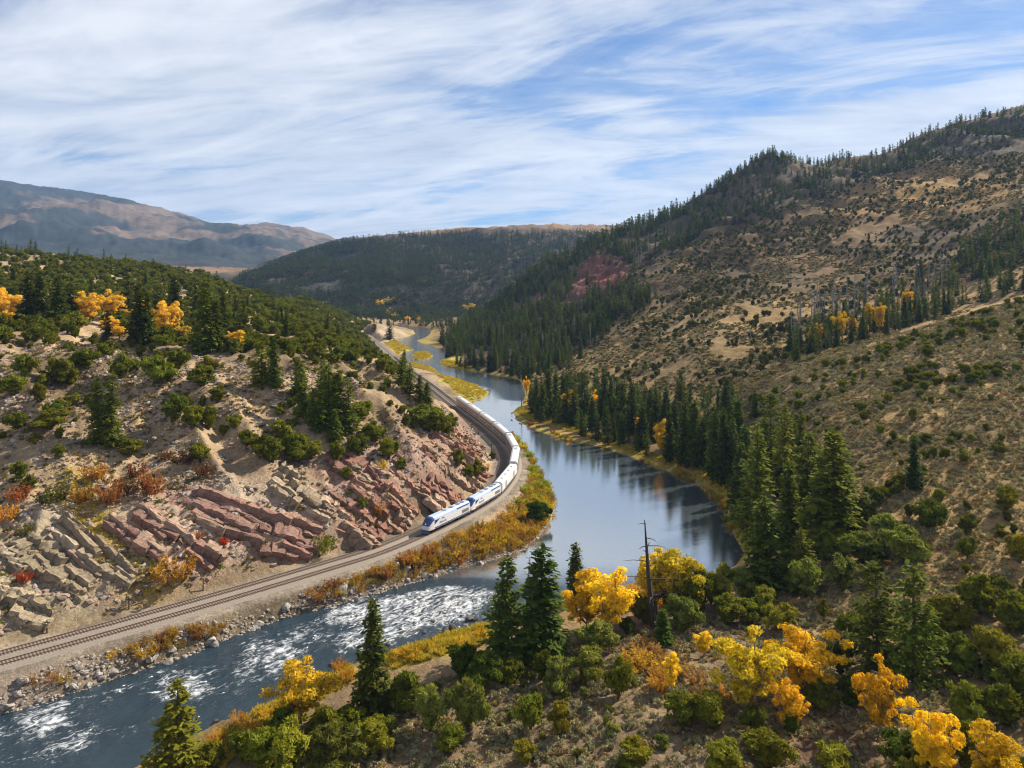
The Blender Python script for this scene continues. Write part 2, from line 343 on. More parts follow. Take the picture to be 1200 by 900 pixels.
def plain(name, col, rough=0.6, metal=0.0, var=0.15, scale=3.0, bump=0.0):
    m, nt, b, o = new_mat(name)
    g = nd(nt, 'ShaderNodeTexCoord')
    n = noise(nt, g.outputs['Object'], scale, 4)
    c = mixc(nt, n, tuple(x * (1 - var) for x in col), tuple(min(1, x * (1 + var)) for x in col))
    nt.links.new(c, b.inputs['Base Color'])
    b.inputs['Roughness'].default_value = rough; b.inputs['Metallic'].default_value = metal
    if bump:
        bp = nd(nt, 'ShaderNodeBump'); bp.inputs['Strength'].default_value = bump
        nt.links.new(n, bp.inputs['Height']); nt.links.new(bp.outputs[0], b.inputs['Normal'])
    return m

def mat_terrain():
    m, nt, b, o = new_mat('ground_soil')
    at = nd(nt, 'ShaderNodeAttribute', attribute_name='tint'); rk = nd(nt, 'ShaderNodeAttribute', attribute_name='rock')
    geo = nd(nt, 'ShaderNodeNewGeometry')
    P = geo.outputs['Position']
    n1 = noise(nt, P, 0.35, 5, 0.65); n2 = noise(nt, P, 1.7, 6, 0.7); n3 = noise(nt, P, 0.035, 5, 0.6)
    v = mth(nt, 'ADD', mth(nt, 'MULTIPLY', n1, 0.55), mth(nt, 'ADD', mth(nt, 'MULTIPLY', n2, 0.75), mth(nt, 'MULTIPLY', n3, 0.45)))
    n4 = noise(nt, P, 0.0065, 9, 0.68)
    mul = ramp(nt, mth(nt, 'DIVIDE', v, 1.75), [(0.36, 0.45), (0.5, 0.96), (0.62, 1.5)])
    mul = mth(nt, 'MULTIPLY', mul, ramp(nt, n4, [(0.36, 0.62), (0.5, 1.0), (0.64, 1.3)]))
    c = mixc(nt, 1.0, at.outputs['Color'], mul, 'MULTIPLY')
    # stones: pale cells scattered over rocky ground
    vor = nd(nt, 'ShaderNodeTexVoronoi'); vor.inputs['Scale'].default_value = 0.9; nt.links.new(P, vor.inputs['Vector'])
    st = ramp(nt, vor.outputs['Distance'], [(0.12, 1.0), (0.34, 0.0)])
    c = mixc(nt, mth(nt, 'MULTIPLY', st, mth(nt, 'MULTIPLY', rk.outputs['Fac'], 0.35)), c, (0.40, 0.34, 0.28))
    nt.links.new(c, b.inputs['Base Color'])
    b.inputs['Roughness'].default_value = 0.95; b.inputs['Specular IOR Level'].default_value = 0.15
    bp = nd(nt, 'ShaderNodeBump'); bp.inputs['Strength'].default_value = 0.9; bp.inputs['Distance'].default_value = 0.7
    nt.links.new(mth(nt, 'ADD', mth(nt, 'MULTIPLY', n1, 1.0), mth(nt, 'MULTIPLY', n2, 0.5)), bp.inputs['Height'])
    nt.links.new(bp.outputs[0], b.inputs['Normal'])
    return m

def mat_leaf(name, col=None, var=0.35, trans=0.32, nscale=0.8, hue=(1.15, 0.95, 0.7), warm=(1.26, 1.26, .62)):
    """foliage; col None takes the colour of the single tree (object colour)"""
    m, nt, b, o = new_mat(name)
    oi = nd(nt, 'ShaderNodeObjectInfo'); geo = nd(nt, 'ShaderNodeNewGeometry')
    base = oi.outputs['Color']
    if col is not None:
        rgb = nd(nt, 'ShaderNodeRGB'); rgb.outputs[0].default_value = (*col, 1); base = rgb.outputs[0]
    base = mixc(nt, 1.0, base, warm, 'MULTIPLY')
    n = noise(nt, geo.outputs['Position'], nscale, 3, 0.6)
    rnd = nd(nt, 'ShaderNodeTexWhiteNoise'); rnd.noise_dimensions = '1D'; nt.links.new(oi.outputs['Random'], rnd.inputs['W'])
    k = mth(nt, 'ADD', ramp(nt, n, [(0.3, 1 - var), (0.7, 1 + var)]), mth(nt, 'MULTIPLY', mth(nt, 'SUBTRACT', oi.outputs['Random'], 0.5), 0.5))
    c1 = mixc(nt, 1.0, base, k, 'MULTIPLY')
    c2 = mixc(nt, 1.0, c1, hue, 'MULTIPLY')
    c = mixc(nt, rnd.outputs['Value'], c1, c2)
    b.inputs['Roughness'].default_value = 0.8; b.inputs['Specular IOR Level'].default_value = 0.06
    nt.links.new(c, b.inputs['Base Color'])
    t = nd(nt, 'ShaderNodeBsdfTranslucent'); nt.links.new(mixc(nt, 1.0, c, (1.25, 1.15, 0.6), 'MULTIPLY'), t.inputs[0])
    mx = nd(nt, 'ShaderNodeMixShader'); mx.inputs[0].default_value = trans
    nt.links.new(b.outputs[0], mx.inputs[1]); nt.links.new(t.outputs[0], mx.inputs[2]); nt.links.new(mx.outputs[0], o.inputs[0])
    return m

def mat_rock():
    m, nt, b, o = new_mat('rock')
    oi = nd(nt, 'ShaderNodeObjectInfo'); geo = nd(nt, 'ShaderNodeNewGeometry'); tcn = nd(nt, 'ShaderNodeTexCoord')
    band = noise(nt, mapping(nt, tcn.outputs['Object'], scale=(0.10, 2.6, 3.6)), 1.8, 6, 0.7, 0.5)
    blot = noise(nt, geo.outputs['Position'], 0.9, 6, 0.7)
    k = mth(nt, 'ADD', ramp(nt, band, [(0.32, 0.48), (0.5, 1.0), (0.66, 1.6)]), mth(nt, 'SUBTRACT', blot, 0.5))
    c = mixc(nt, 1.0, oi.outputs['Color'], k, 'MULTIPLY')
    c = mixc(nt, ramp(nt, noise(nt, geo.outputs['Position'], .55, 7, .75), [(.49, 0.0), (.60, .62)]), c, (.25, .185, .115))
    c = mixc(nt, ramp(nt, noise(nt, mapping(nt, tcn.outputs['Object'], scale=(.9, .25, .25)), 2.0, 6, .7, 1.0), [(.56, 0.0), (.64, .7)]), c, (.07, .05, .042))
    c = mixc(nt, ramp(nt, blot, [(0.5, 0.0), (0.68, 0.32)]), c, (0.36, 0.27, 0.19))
    nt.links.new(c, b.inputs['Base Color']); b.inputs['Roughness'].default_value = 0.92; b.inputs['Specular IOR Level'].default_value = 0.2
    bp = nd(nt, 'ShaderNodeBump'); bp.inputs['Strength'].default_value = 0.8; bp.inputs['Distance'].default_value = 0.35
    nt.links.new(mth(nt, 'ADD', band, blot), bp.inputs['Height']); nt.links.new(bp.outputs[0], b.inputs['Normal'])
    return m

def mat_water():
    m, nt, b, o = new_mat('river_water')
    geo = nd(nt, 'ShaderNodeNewGeometry'); P = geo.outputs['Position']
    rp = nd(nt, 'ShaderNodeAttribute', attribute_name='rapid').outputs['Fac']
    flow = mapping(nt, P, rot=(0, 0, math.radians(-41)), scale=(0.15, 0.38, 1))
    f1 = noise(nt, flow, 1.0, 9, 0.7, 2.4)
    f2 = noise(nt, mapping(nt, P, rot=(0, 0, math.radians(-41)), scale=(0.45, 0.9, 1)), 1.0, 6, 0.68, 1.8)
    fm = mth(nt, 'ADD', mth(nt, 'MULTIPLY', f1, 0.62), mth(nt, 'MULTIPLY', f2, 0.38))
    thr = mth(nt, 'SUBTRACT', 0.76, mth(nt, 'MULTIPLY', rp, 0.30))
    foam = ramp(nt, mth(nt, 'MULTIPLY', mth(nt, 'SUBTRACT', fm, thr), 7.0, clamp=True), [(0.0, 0.0), (1.0, 1.0)])
    foam = mth(nt, 'MULTIPLY', foam, mth(nt, 'GREATER_THAN', rp, 0.02))
    deep = mixc(nt, mth(nt, 'MULTIPLY', rp, 6.0, clamp=True), mixc(nt, noise(nt, P, 0.05, 3), (0.115, 0.140, 0.155), (0.15, 0.18, 0.195)), mixc(nt, noise(nt, P, 0.2, 4), (0.010, 0.024, 0.036), (0.024, 0.046, 0.06)))
    nt.links.new(mixc(nt, foam, deep, (0.78, 0.80, 0.82)), b.inputs['Base Color'])
    nt.links.new(mth(nt, 'ADD', mth(nt, 'MULTIPLY', foam, 0.6), 0.06), b.inputs['Roughness'])
    b.inputs['IOR'].default_value = 1.33
    # calm water: nearly a mirror at this slant, small wind ripples; rapids: chop
    rip = noise(nt, mapping(nt, P, rot=(0, 0, 0.3), scale=(0.5, 1.3, 1)), 1.0, 4, 0.6)
    chop = mth(nt, 'ADD', mth(nt, 'MULTIPLY', f2, 1.6), mth(nt, 'MULTIPLY', noise(nt, mapping(nt, P, rot=(0, 0, math.radians(-41)), scale=(0.7, 1.5, 1)), 1.0, 5, 0.6), 1.0))
    hgt = mth(nt, 'ADD', mth(nt, 'MULTIPLY', rip, 0.05), mth(nt, 'MULTIPLY', chop, mth(nt, 'MULTIPLY', rp, 0.8)))
    bp = nd(nt, 'ShaderNodeBump'); bp.inputs['Strength'].default_value = 0.55; bp.inputs['Distance'].default_value = 1.0
    nt.links.new(hgt, bp.inputs['Height']); nt.links.new(bp.outputs[0], b.inputs['Normal'])
    gl = nd(nt, 'ShaderNodeBsdfGlossy'); gl.inputs['Roughness'].default_value = 0.07; gl.inputs['Color'].default_value = (1.0, 0.925, 0.81, 1)
    nt.links.new(bp.outputs[0], gl.inputs['Normal'])
    fr = nd(nt, 'ShaderNodeFresnel'); fr.inputs['IOR'].default_value = 5.0; nt.links.new(bp.outputs[0], fr.inputs['Normal'])
    mx = nd(nt, 'ShaderNodeMixShader')
    calm = mth(nt, 'SUBTRACT', 1.7, mth(nt, 'MULTIPLY', mth(nt, 'MINIMUM', mth(nt, 'MULTIPLY', rp, 4.5), 1.0), 1.58))
    nt.links.new(mth(nt, 'MULTIPLY', mth(nt, 'MINIMUM', mth(nt, 'MULTIPLY', fr.outputs[0], calm), 0.78), mth(nt, 'SUBTRACT', 1.0, foam)), mx.inputs[0])
    nt.links.new(b.outputs[0], mx.inputs[1]); nt.links.new(gl.outputs[0], mx.inputs[2]); nt.links.new(mx.outputs[0], o.inputs[0])
    return m

M = {}
M['ground'] = mat_terrain(); M['water'] = mat_water(); M['rock'] = mat_rock()
M['leaf'] = mat_leaf('foliage'); M['leafy'] = mat_leaf('autumn_foliage', trans=0.42, hue=(1.02, 0.95, 0.85), warm=(1, 1, 1))
M['bark'] = plain('bark', (0.075, 0.055, 0.042), 0.95, 0, 0.4, 2.0, 0.3)
M['palebark'] = plain('pale_bark', (0.20, 0.17, 0.13), 0.95, 0, 0.35, 2.0, 0.3)
M['deadwood'] = plain('dead_wood', (0.22, 0.20, 0.19), 0.95, 0, 0.35, 2.0)
M['charwood'] = plain('dark_dead_wood', (0.05, 0.036, 0.034), 0.95, 0, 0.4, 1.5, 0.3)
M['ballast'] = plain('ballast', (0.245, 0.205, 0.16), 0.97, 0, 0.45, 3.5, 0.8)
M['rail'] = plain('rusty_rail', (0.15, 0.085, 0.055), 0.5, 0.5, 0.3, 1.0)
M['tie'] = plain('timber_sleeper', (0.10, 0.062, 0.04), 0.95, 0, 0.4, 1.0)
M['timber'] = plain('weathered_timber', (0.07, 0.05, 0.045), 0.95, 0, 0.4, 2.0)

# ------------------------------------------------------------------ mesh helpers
def mesh_obj(name, verts, faces, mat, parent=None, smooth=False):
    me = bpy.data.meshes.new(name); me.from_pydata(verts, [], faces); me.update()
    if smooth: me.polygons.foreach_set('use_smooth', [True] * len(me.polygons))
    for mm in (mat if isinstance(mat, list) else [mat]): me.materials.append(mm)
    ob = bpy.data.objects.new(name, me); COL.objects.link(ob)
    if parent is not None: ob.parent = parent
    return ob

def tri_mesh(name, tris, mats, midx=None):
    """tris: (N,3,3) array -> mesh datablock"""
    tris = np.asarray(tris, np.float32); n = len(tris)
    me = bpy.data.meshes.new(name)
    me.vertices.add(n * 3); me.vertices.foreach_set('co', tris.reshape(-1))
    me.loops.add(n * 3); me.loops.foreach_set('vertex_index', np.arange(n * 3, dtype=np.int32))
    me.polygons.add(n); me.polygons.foreach_set('loop_start', np.arange(0, n * 3, 3, dtype=np.int32))
    try: me.polygons.foreach_set('loop_total', np.full(n, 3, np.int32))
    except Exception: pass
    for mm in mats: me.materials.append(mm)
    if midx is not None: me.polygons.foreach_set('material_index', np.asarray(midx, np.int32))
    me.update(calc_edges=True)
    return me

def tag(o, label=None, cat=None, group=None, kind=None):
    if label: o['label'] = label
    if cat: o['category'] = cat
    if group: o['group'] = group
    if kind: o['kind'] = kind
    return o

def empty(name, loc, rz=0.0):
    e = bpy.data.objects.new(name, None); COL.objects.link(e)
    e.empty_display_size = 0.5; e.location = loc; e.rotation_euler = (0, 0, rz)
    return e

def child(name, me, parent, color=None):
    o = bpy.data.objects.new(name, me); COL.objects.link(o); o.parent = parent
    if color: o.color = (*color, 1)
    return o

class MB:
    def __init__(s): s.v = []; s.f = []; s.m = []
    def add(s, vs_, fs, mi=0):
        b0 = len(s.v); s.v += [tuple(v) for v in vs_]; s.f += [tuple(b0 + i for i in f) for f in fs]; s.m += [mi] * len(fs); return s
    def box(s, x0, x1, y0, y1, z0, z1, mi=0):
        vs_ = [(x0, y0, z0), (x1, y0, z0), (x1, y1, z0), (x0, y1, z0), (x0, y0, z1), (x1, y0, z1), (x1, y1, z1), (x0, y1, z1)]
        return s.add(vs_, [(0, 3, 2, 1), (4, 5, 6, 7), (0, 1, 5, 4), (1, 2, 6, 5), (2, 3, 7, 6), (3, 0, 4, 7)], mi)
    def loft(s, secs, cap=True, mi=0, closed=True):
        n = len(secs[0]); vs_ = [p for q in secs for p in q]; fs = []
        for k in range(len(secs) - 1):
            for i in range(n if closed else n - 1):
                j = (i + 1) % n
                fs.append((k * n + i, k * n + j, (k + 1) * n + j, (k + 1) * n + i))
        if cap: fs.append(tuple(range(n))[::-1]); fs.append(tuple((len(secs) - 1) * n + i for i in range(n)))
        return s.add(vs_, fs, mi)
    def tube(s, pts, rad, sides=6, mi=0):
        secs = []
        for i, p in enumerate(pts):
            p = Vector(p); a = Vector(pts[max(i - 1, 0)]); b = Vector(pts[min(i + 1, len(pts) - 1)])
            d = (b - a).normalized(); e1 = d.orthogonal().normalized(); e2 = d.cross(e1)
            r = rad[i] if hasattr(rad, '__len__') else rad
            secs.append([p + (e1 * math.cos(2 * math.pi * k / sides) + e2 * math.sin(2 * math.pi * k / sides)) * r for k in range(sides)])
        return s.loft(secs, True, mi)
    def cyl(s, c, axis, r, h, sides=12, mi=0):
        ax = Vector(axis).normalized(); c = Vector(c)
        return s.tube([c - ax * h / 2, c + ax * h / 2], r, sides, mi)
    def data(s, name, mats):
        me = bpy.data.meshes.new(name); me.from_pydata(s.v, [], s.f)
        for mm in (mats if isinstance(mats, list) else [mats]): me.materials.append(mm)
        me.polygons.foreach_set('material_index', s.m); me.update()
        bm = bmesh.new(); bm.from_mesh(me); bmesh.ops.recalc_face_normals(bm, faces=bm.faces); bm.to_mesh(me); bm.free()
        return me
    def build(s, name, mats, parent=None):
        o = bpy.data.objects.new(name, s.data(name, mats)); COL.objects.link(o)
        if parent is not None: o.parent = parent
        return o
    def tris(s):
        out_ = []
        for f in s.f:
            for k in range(1, len(f) - 1): out_.append((s.v[f[0]], s.v[f[k]], s.v[f[k + 1]]))
        return np.array(out_, float)

# ------------------------------------------------------------------ the ground
def pm(poly, soft=0.0, ymin=0, ymax=1e9):      # where a patch of ground lies (patch outlined where it shows)
    m = (inpoly(GU2, GV2, poly) & (GY > ymin) & (GY < ymax)).astype(float)
    if soft: m = gauss(gauss(m, soft, 0), soft, 1)
    return m[..., None]
GU2, GV2 = proj(GX, GY, GZ)
wob = fbm(GX / (GY * .03), GY / (GY * .03) + GY / 40, 4, 81)
GU2 = GU2 + fbm(GX / 9, GY / 9, 4, 83) * 14; GV2 = GV2 + fbm(GX / 9, GY / 9, 4, 85) * 10
def C(*c): return np.array(c, float)
def lerp(a, b, w): return a * (1 - w) + b * w
tint = np.zeros(GX.shape + (3,)); tint[:] = C(.215, .150, .092)
n_a = fbm(GX / 30, GY / 30, 5, 91)[..., None]; n_b = fbm(GX / 90, GY / 90, 5, 93)[..., None]
# right hand slopes: tan grass, darker brown brush higher up
right = np.ones(GX.shape, bool)[..., None]
tint = np.where(right, lerp(C(.285, .185, .074), C(.185, .124, .056), sstep(-.15, .25, n_a)), tint)
tint = lerp(tint, lerp(C(.092, .062, .032), C(.170, .106, .048), sstep(-.2, .25, n_b)), (sstep(520, 720, GY) * (GX > -40))[..., None])
tint = lerp(tint, C(.34, .200, .062), pm([(1000, 225), (1080, 205), (1200, 185), (1200, 240), (1100, 250), (1000, 250), (940, 262)], 6, 600) * sstep(-.3, .2, n_b))
tint = lerp(tint, C(.20, .125, .055), pm([(900, 170), (1010, 195), (1200, 118), (1200, 145), (1060, 185), (1000, 215), (920, 200)], 5, 900) * .8)
tint = lerp(tint, C(.30, .205, .092), pm([(650, 430), (720, 385), (800, 350), (850, 360), (850, 440), (780, 450), (700, 445)], 6, 350, 900) * sstep(-.35, .15, n_a))
tint = lerp(tint, C(.30, .205, .098), pm([(1050, 400), (1200, 345), (1200, 420), (1120, 430), (960, 480), (880, 470), (940, 425)], 6, 200, 380) * .85)
# left hill: pinkish tan scree
LEFTLAND = [flat(u, v) for u, v in LEFT_BANK] + [(-200, 1300), (-3000, 1300), (-3000, 60), (-400, 60)]
leftm = (inpoly(GX, GY, LEFTLAND) & (GY < 1300))[..., None]
tint = np.where(leftm, lerp(C(.37, .262, .150), C(.225, .158, .090), sstep(-.2, .25, n_a)), tint)
tint = np.where(leftm, lerp(tint, C(.24, .180, .105), sstep(420, 700, GY)[..., None] * .7), tint)
# cliff: beds of red, purple and buff
cw = cl_w[..., None]
hue = fbm(AL / 45, BED / 9, 3, 97)[..., None]
bandc = lerp(lerp(C(.34, .255, .180), C(.30, .175, .135), sstep(-.1, .2, hue)), C(.40, .32, .23), sstep(.05, .35, fbm(BED / 1.3, AL / 30, 3, 99))[..., None])
redness = sstep(-75, -30, GX)[..., None]
bandc = lerp(bandc, C(.30, .165, .120), redness * .6)
tint = lerp(tint, bandc, cw)
greenish = pm([(0, 600), (60, 610), (110, 660), (150, 700), (60, 735), (-100, 760)], 4, 0, 260)
tint = lerp(tint, C(.27, .225, .135), greenish * .8)
# gold grass in the gully of the cliff
tint = lerp(tint, C(.33, .235, .040), pm([(70, 545), (100, 560), (130, 600), (175, 650), (215, 690), (170, 705), (130, 680), (95, 630), (65, 580)], 3, 0, 260) * .9)
# red cliff bands across the river
redb = lerp(C(.40, .075, .052), C(.24, .050, .042), sstep(-.15, .15, fbm(GZ / 2.2, (GX + GY) / 60, 3, 59))[..., None])
tint = lerp(tint, redb, pm([(690, 300), (715, 298), (738, 312), (735, 330), (712, 338), (690, 352), (665, 352), (672, 330)], 2, 500) * .95)
tint = lerp(tint, C(.15, .062, .058), pm([(650, 348), (700, 335), (720, 352), (690, 372), (655, 370)], 3, 500) * .8)
tint = lerp(tint, C(.28, .085, .065), pm([(618, 350), (634, 344), (638, 356), (622, 362)], 1, 500))
tint = lerp(tint, C(.20, .085, .075), pm([(505, 408), (540, 400), (575, 415), (600, 430), (560, 428), (525, 420)], 3, 500) * .7)
# forest floor
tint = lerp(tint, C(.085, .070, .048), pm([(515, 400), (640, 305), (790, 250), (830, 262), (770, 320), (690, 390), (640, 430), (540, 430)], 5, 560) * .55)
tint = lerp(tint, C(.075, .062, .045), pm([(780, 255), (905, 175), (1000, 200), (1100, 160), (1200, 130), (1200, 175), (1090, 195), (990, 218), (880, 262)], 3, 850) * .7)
# valley bottom and meadow strips by the water: gold grass
gold = lerp(C(.40, .285, .040), C(.33, .29, .050), sstep(-.2, .2, fbm(GX / 12, GY / 12, 3, 101))[..., None])
strip = (D_RIV > -0.5) & (D_RIV < 4.0) & (GY < 1150)
strip &= ~((GX < -10) & (GY < 205))
tint = lerp(tint, gold, gauss(gauss(strip.astype(float), 1.2, 0), 1.2, 1)[..., None] * .85)
tint = lerp(tint, gold, pm([(486, 398), (507, 399), (509, 405), (492, 405)], 1, 400, 1100)); tint = lerp(tint, gold, pm([(512, 426), (521, 416), (530, 418), (546, 428), (562, 437), (530, 434)], 1, 400, 1100))
tint = lerp(tint, gold, pm([(442, 402), (470, 398), (488, 404), (484, 412), (466, 420), (470, 428), (455, 425)], 1.5, 400, 1100))
tint = lerp(tint, gold, pm([(511, 440), (530, 441), (560, 448), (577, 458), (570, 470), (548, 470), (528, 455)], 1.0, 400, 640))
tint = lerp(tint, C(.40, .30, .20), pm([(425, 385), (455, 380), (470, 385), (480, 395), (455, 402), (440, 408), (425, 395)], 1.5, 600, 1200) * .8)
tint = lerp(tint, C(.42, .36, .27), pm([(586, 440), (608, 444), (610, 450), (594, 446)], .6, 400, 700))
# near bank
tint = lerp(tint, C(.175, .125, .080), pm([(0, 1000), (300, 830), (600, 745), (900, 700), (900, 1000)], 5, 0, 220) * .7)
tint = lerp(tint, gold, pm([(230, 875), (320, 825), (400, 778), (410, 792), (330, 850), (260, 890)], 2, 0, 200) * .95)
tint = lerp(tint, gold, pm([(450, 768), (520, 745), (590, 728), (590, 745), (520, 765), (460, 782)], 2, 0, 220) * .95)
tint = lerp(tint, C(.30, .185, .060), pm([(735, 770), (790, 750), (830, 800), (870, 840), (850, 860), (780, 820), (740, 800)], 3, 0, 220) * .7)
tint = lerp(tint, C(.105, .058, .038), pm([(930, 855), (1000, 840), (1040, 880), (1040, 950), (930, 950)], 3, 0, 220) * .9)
tint = lerp(tint, C(.17, .10, .07), pm([(720, 690), (790, 700), (780, 760), (730, 770), (700, 740)], 3, 0, 220) * .7)
# railway bench: gravel and cinders; stony bank below
tint = lerp(tint, lerp(C(.27, .22, .165), C(.185, .148, .108), sstep(-.2, .2, fbm(GX / 5, GY / 5, 3, 103))[..., None]), (1 - sstep(6.0, 8.5, D_RAIL))[..., None])
riverside = ((D_RIV > -1) & (D_RIV < 12) & (D_RAIL > 6.5) & (D_RAIL < 26) & (GX < 12) & (GY < 330))[..., None]
tint = np.where(riverside, lerp(C(.22, .17, .125), C(.15, .115, .07), sstep(-.2, .2, n_a)), tint)
# hill at the end of the valley and the far range
cenm = sstep(1350, 1500, GY)[..., None]
tint = lerp(tint, lerp(C(.080, .058, .042), C(.044, .040, .032), sstep(-.12, .18, n_b)), cenm)
tint = lerp(tint, C(.27, .165, .085), (sstep(2320, 2480, GY) * (GY < 2900))[..., None] * .8)
farm = sstep(2700, 3300, GY)[..., None]
n_c = fbm(GX / 700, GY / 900, 6, 111)[..., None]; n_d = fbm(GX / 240, GY / 300, 5, 113)[..., None]
farc = lerp(C(.145, .104, .072), C(.030, .036, .034), sstep(-.08, .10, n_c + .8 * n_d + .05 + .24 * (1 - sstep(3300, 4700, GY)[..., None]) - .10 * sstep(4300, 5000, GY)[..., None] + .22 * sstep(5900, 6500, GY)[..., None]))
tint = lerp(tint, farc, farm)
rockw = np.clip(cl_w + .5 * leftm[..., 0] * (GY < 420) + 1.0 * riverside[..., 0], 0, 1)

verts = np.c_[GX.ravel(), GY.ravel(), GZ.ravel()].astype(np.float32)
idx = np.arange(NC * NR).reshape(NC, NR)
quads = np.stack([idx[:-1, :-1], idx[1:, :-1], idx[1:, 1:], idx[:-1, 1:]], -1).reshape(-1, 4)
def grid_mesh(name, verts, quads, mat):
    me = bpy.data.meshes.new(name); n = len(quads)
    me.vertices.add(len(verts)); me.vertices.foreach_set('co', verts.astype(np.float32).ravel())
    me.loops.add(n * 4); me.loops.foreach_set('vertex_index', quads.astype(np.int32).ravel())
    me.polygons.add(n); me.polygons.foreach_set('loop_start', np.arange(0, n * 4, 4, dtype=np.int32))
    me.polygons.foreach_set('use_smooth', np.ones(n, bool))
    me.materials.append(mat); me.update(calc_edges=True)
    return me
me = grid_mesh('terrain', verts, quads, M['ground'])
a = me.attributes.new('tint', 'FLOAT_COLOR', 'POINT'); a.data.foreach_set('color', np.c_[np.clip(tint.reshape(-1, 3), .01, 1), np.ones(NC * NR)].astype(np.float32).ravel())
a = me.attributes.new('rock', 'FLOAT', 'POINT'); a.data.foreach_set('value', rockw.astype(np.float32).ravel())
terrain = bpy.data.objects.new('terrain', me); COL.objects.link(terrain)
tag(terrain, 'tan and brown canyon slopes, hills and valley floor', kind='structure')

# ------------------------------------------------------------------ the river
keep = (D_RIV < 3.0) & (GY < 1400)
kq = keep.ravel()[quads].any(1); wq = quads[kq]
used = np.unique(wq); remap = np.full(NC * NR, -1); remap[used] = np.arange(len(used))
WX, WY = GX.ravel()[used], GY.ravel()[used]
wu, wv = proj(WX, WY, np.zeros(len(WX)))
rap_line = [flat(*p) for p in [(-200, 905), (0, 872), (130, 835), (240, 795), (330, 765), (400, 740), (470, 715), (540, 700)]]
dr = seg_dist(WX, WY, rap_line)
dis = D_RIV.ravel()[used]
rapid = (1 - sstep(3, 17, dr)) * (1 - sstep(180, 208, WY))
rapid *= 0.70 + 1.0 * fbm(WX / 11, WY / 11, 3, 121)
rapid *= .8 + .2 * sstep(60, 230, wu)
rapid += 0.27 * (1 - sstep(178, 210, WY))
rapid += 0.28 * (1 - sstep(6, 16, seg_dist(WX, WY, [flat(*p) for p in [(420, 722), (470, 735), (520, 722), (560, 705)]])))
rapid += 0.40 * (1 - sstep(6, 18, seg_dist(WX, WY, [flat(*p) for p in [(560, 445), (600, 455), (612, 466)]]))) + .16 * sstep(560, 640, WY)
rapid = np.clip(rapid, 0, 1)
wz = rapid * (fbm(WX / 1.6, WY / 1.6, 3, 123) * .55) * (1 - sstep(300, 400, WY))
wme = grid_mesh('river', np.c_[WX, WY, wz], remap[wq], M['water'])
a = wme.attributes.new('rapid', 'FLOAT', 'POINT'); a.data.foreach_set('value', rapid.astype(np.float32))
river = bpy.data.objects.new('river', wme); COL.objects.link(river)
tag(river, 'calm grey pool and blue whitewater rapids of the river', kind='structure')
#@@MORE
# ------------------------------------------------------------------ the railway
def track_frames(path, step):
    L = np.r_[0, np.cumsum(np.hypot(*np.diff(path, axis=0).T))]
    s = np.arange(0, L[-1] - .5, step)
    x = np.interp(s, L, path[:, 0]); y = np.interp(s, L, path[:, 1])
    x2 = np.interp(s + .4, L, path[:, 0]); y2 = np.interp(s + .4, L, path[:, 1])
    a_ = np.arctan2(y2 - y, x2 - x)
    return x, y, a_
def ribbon(path, prof, z0, step=2.0):
    x, y, a_ = track_frames(path, step); secs = []
    for xi, yi, ai in zip(x, y, a_):
        nx, ny = -math.sin(ai), math.cos(ai)
        secs.append([(xi + nx * p, yi + ny * p, z0 + q) for p, q in prof])
    return secs
bedp = [(-2.6, -.85), (-1.5, -.2), (-1.42, -.17), (1.42, -.17), (1.5, -.2), (2.6, -.85)]
def make_track(path, label, nm='railway_track'):
    t = empty(nm, (0, 0, 0)); tag(t, label, 'railway track', 'tracks of the river railway')
    b = MB(); b.loft(ribbon(path, bedp, RAIL_Z), False, closed=False); b.build('ballast_bed', M['ballast'], t)
    for s_ in (-.7525, .7525):
        r = MB(); r.loft(ribbon(path, [(s_ - .07, -.17), (s_ + .07, -.17), (s_ + .04, .0), (s_ - .04, .0)], RAIL_Z), False); r.build('rail', M['rail'], t)
    tb = MB(); x, y, a_ = track_frames(path, .62)
    for xi, yi, ai in zip(x, y, a_):
        if yi > 700: break
        ca, sa = math.cos(ai), math.sin(ai); j = random.uniform(-.06, .06)
        vs_ = []
        for z in (-.3, -.125 + random.uniform(-.01, .01)):
            for lx, ly in ((-.13, -1.3 + j), (.13, -1.3 + j), (.13, 1.3 + j), (-.13, 1.3 + j)):
                vs_.append((xi + ca * lx - sa * ly, yi + sa * lx + ca * ly, RAIL_Z + z))
        tb.add(vs_, [(4, 5, 6, 7), (0, 1, 5, 4), (1, 2, 6, 5), (2, 3, 7, 6), (3, 0, 4, 7)])
    o = tb.build('sleepers', M['tie'], t); o['kind'] = 'stuff'
    return t
random.seed(3)
make_track(TRK2, 'outer railway track on the river side, the one carrying the train')
make_track(TRK1, 'empty inner railway track at the foot of the cliff')
lr = MB(); pa, pb = flat(69, 766, 4.3), flat(148, 742, 4.3)
pa = Vector((*pa, float(ground(*pa)) + .12)); pb = Vector((*pb, float(ground(*pb)) + .12))
lr.tube([pa, pa.lerp(pb, .5) + Vector((.06, -.06, .02)), pb], .09, 4)
tag(lr.build('loose_rail', M['rail'], None), 'spare rusty rail lying loose on the gravel beside the outer track', 'rail')

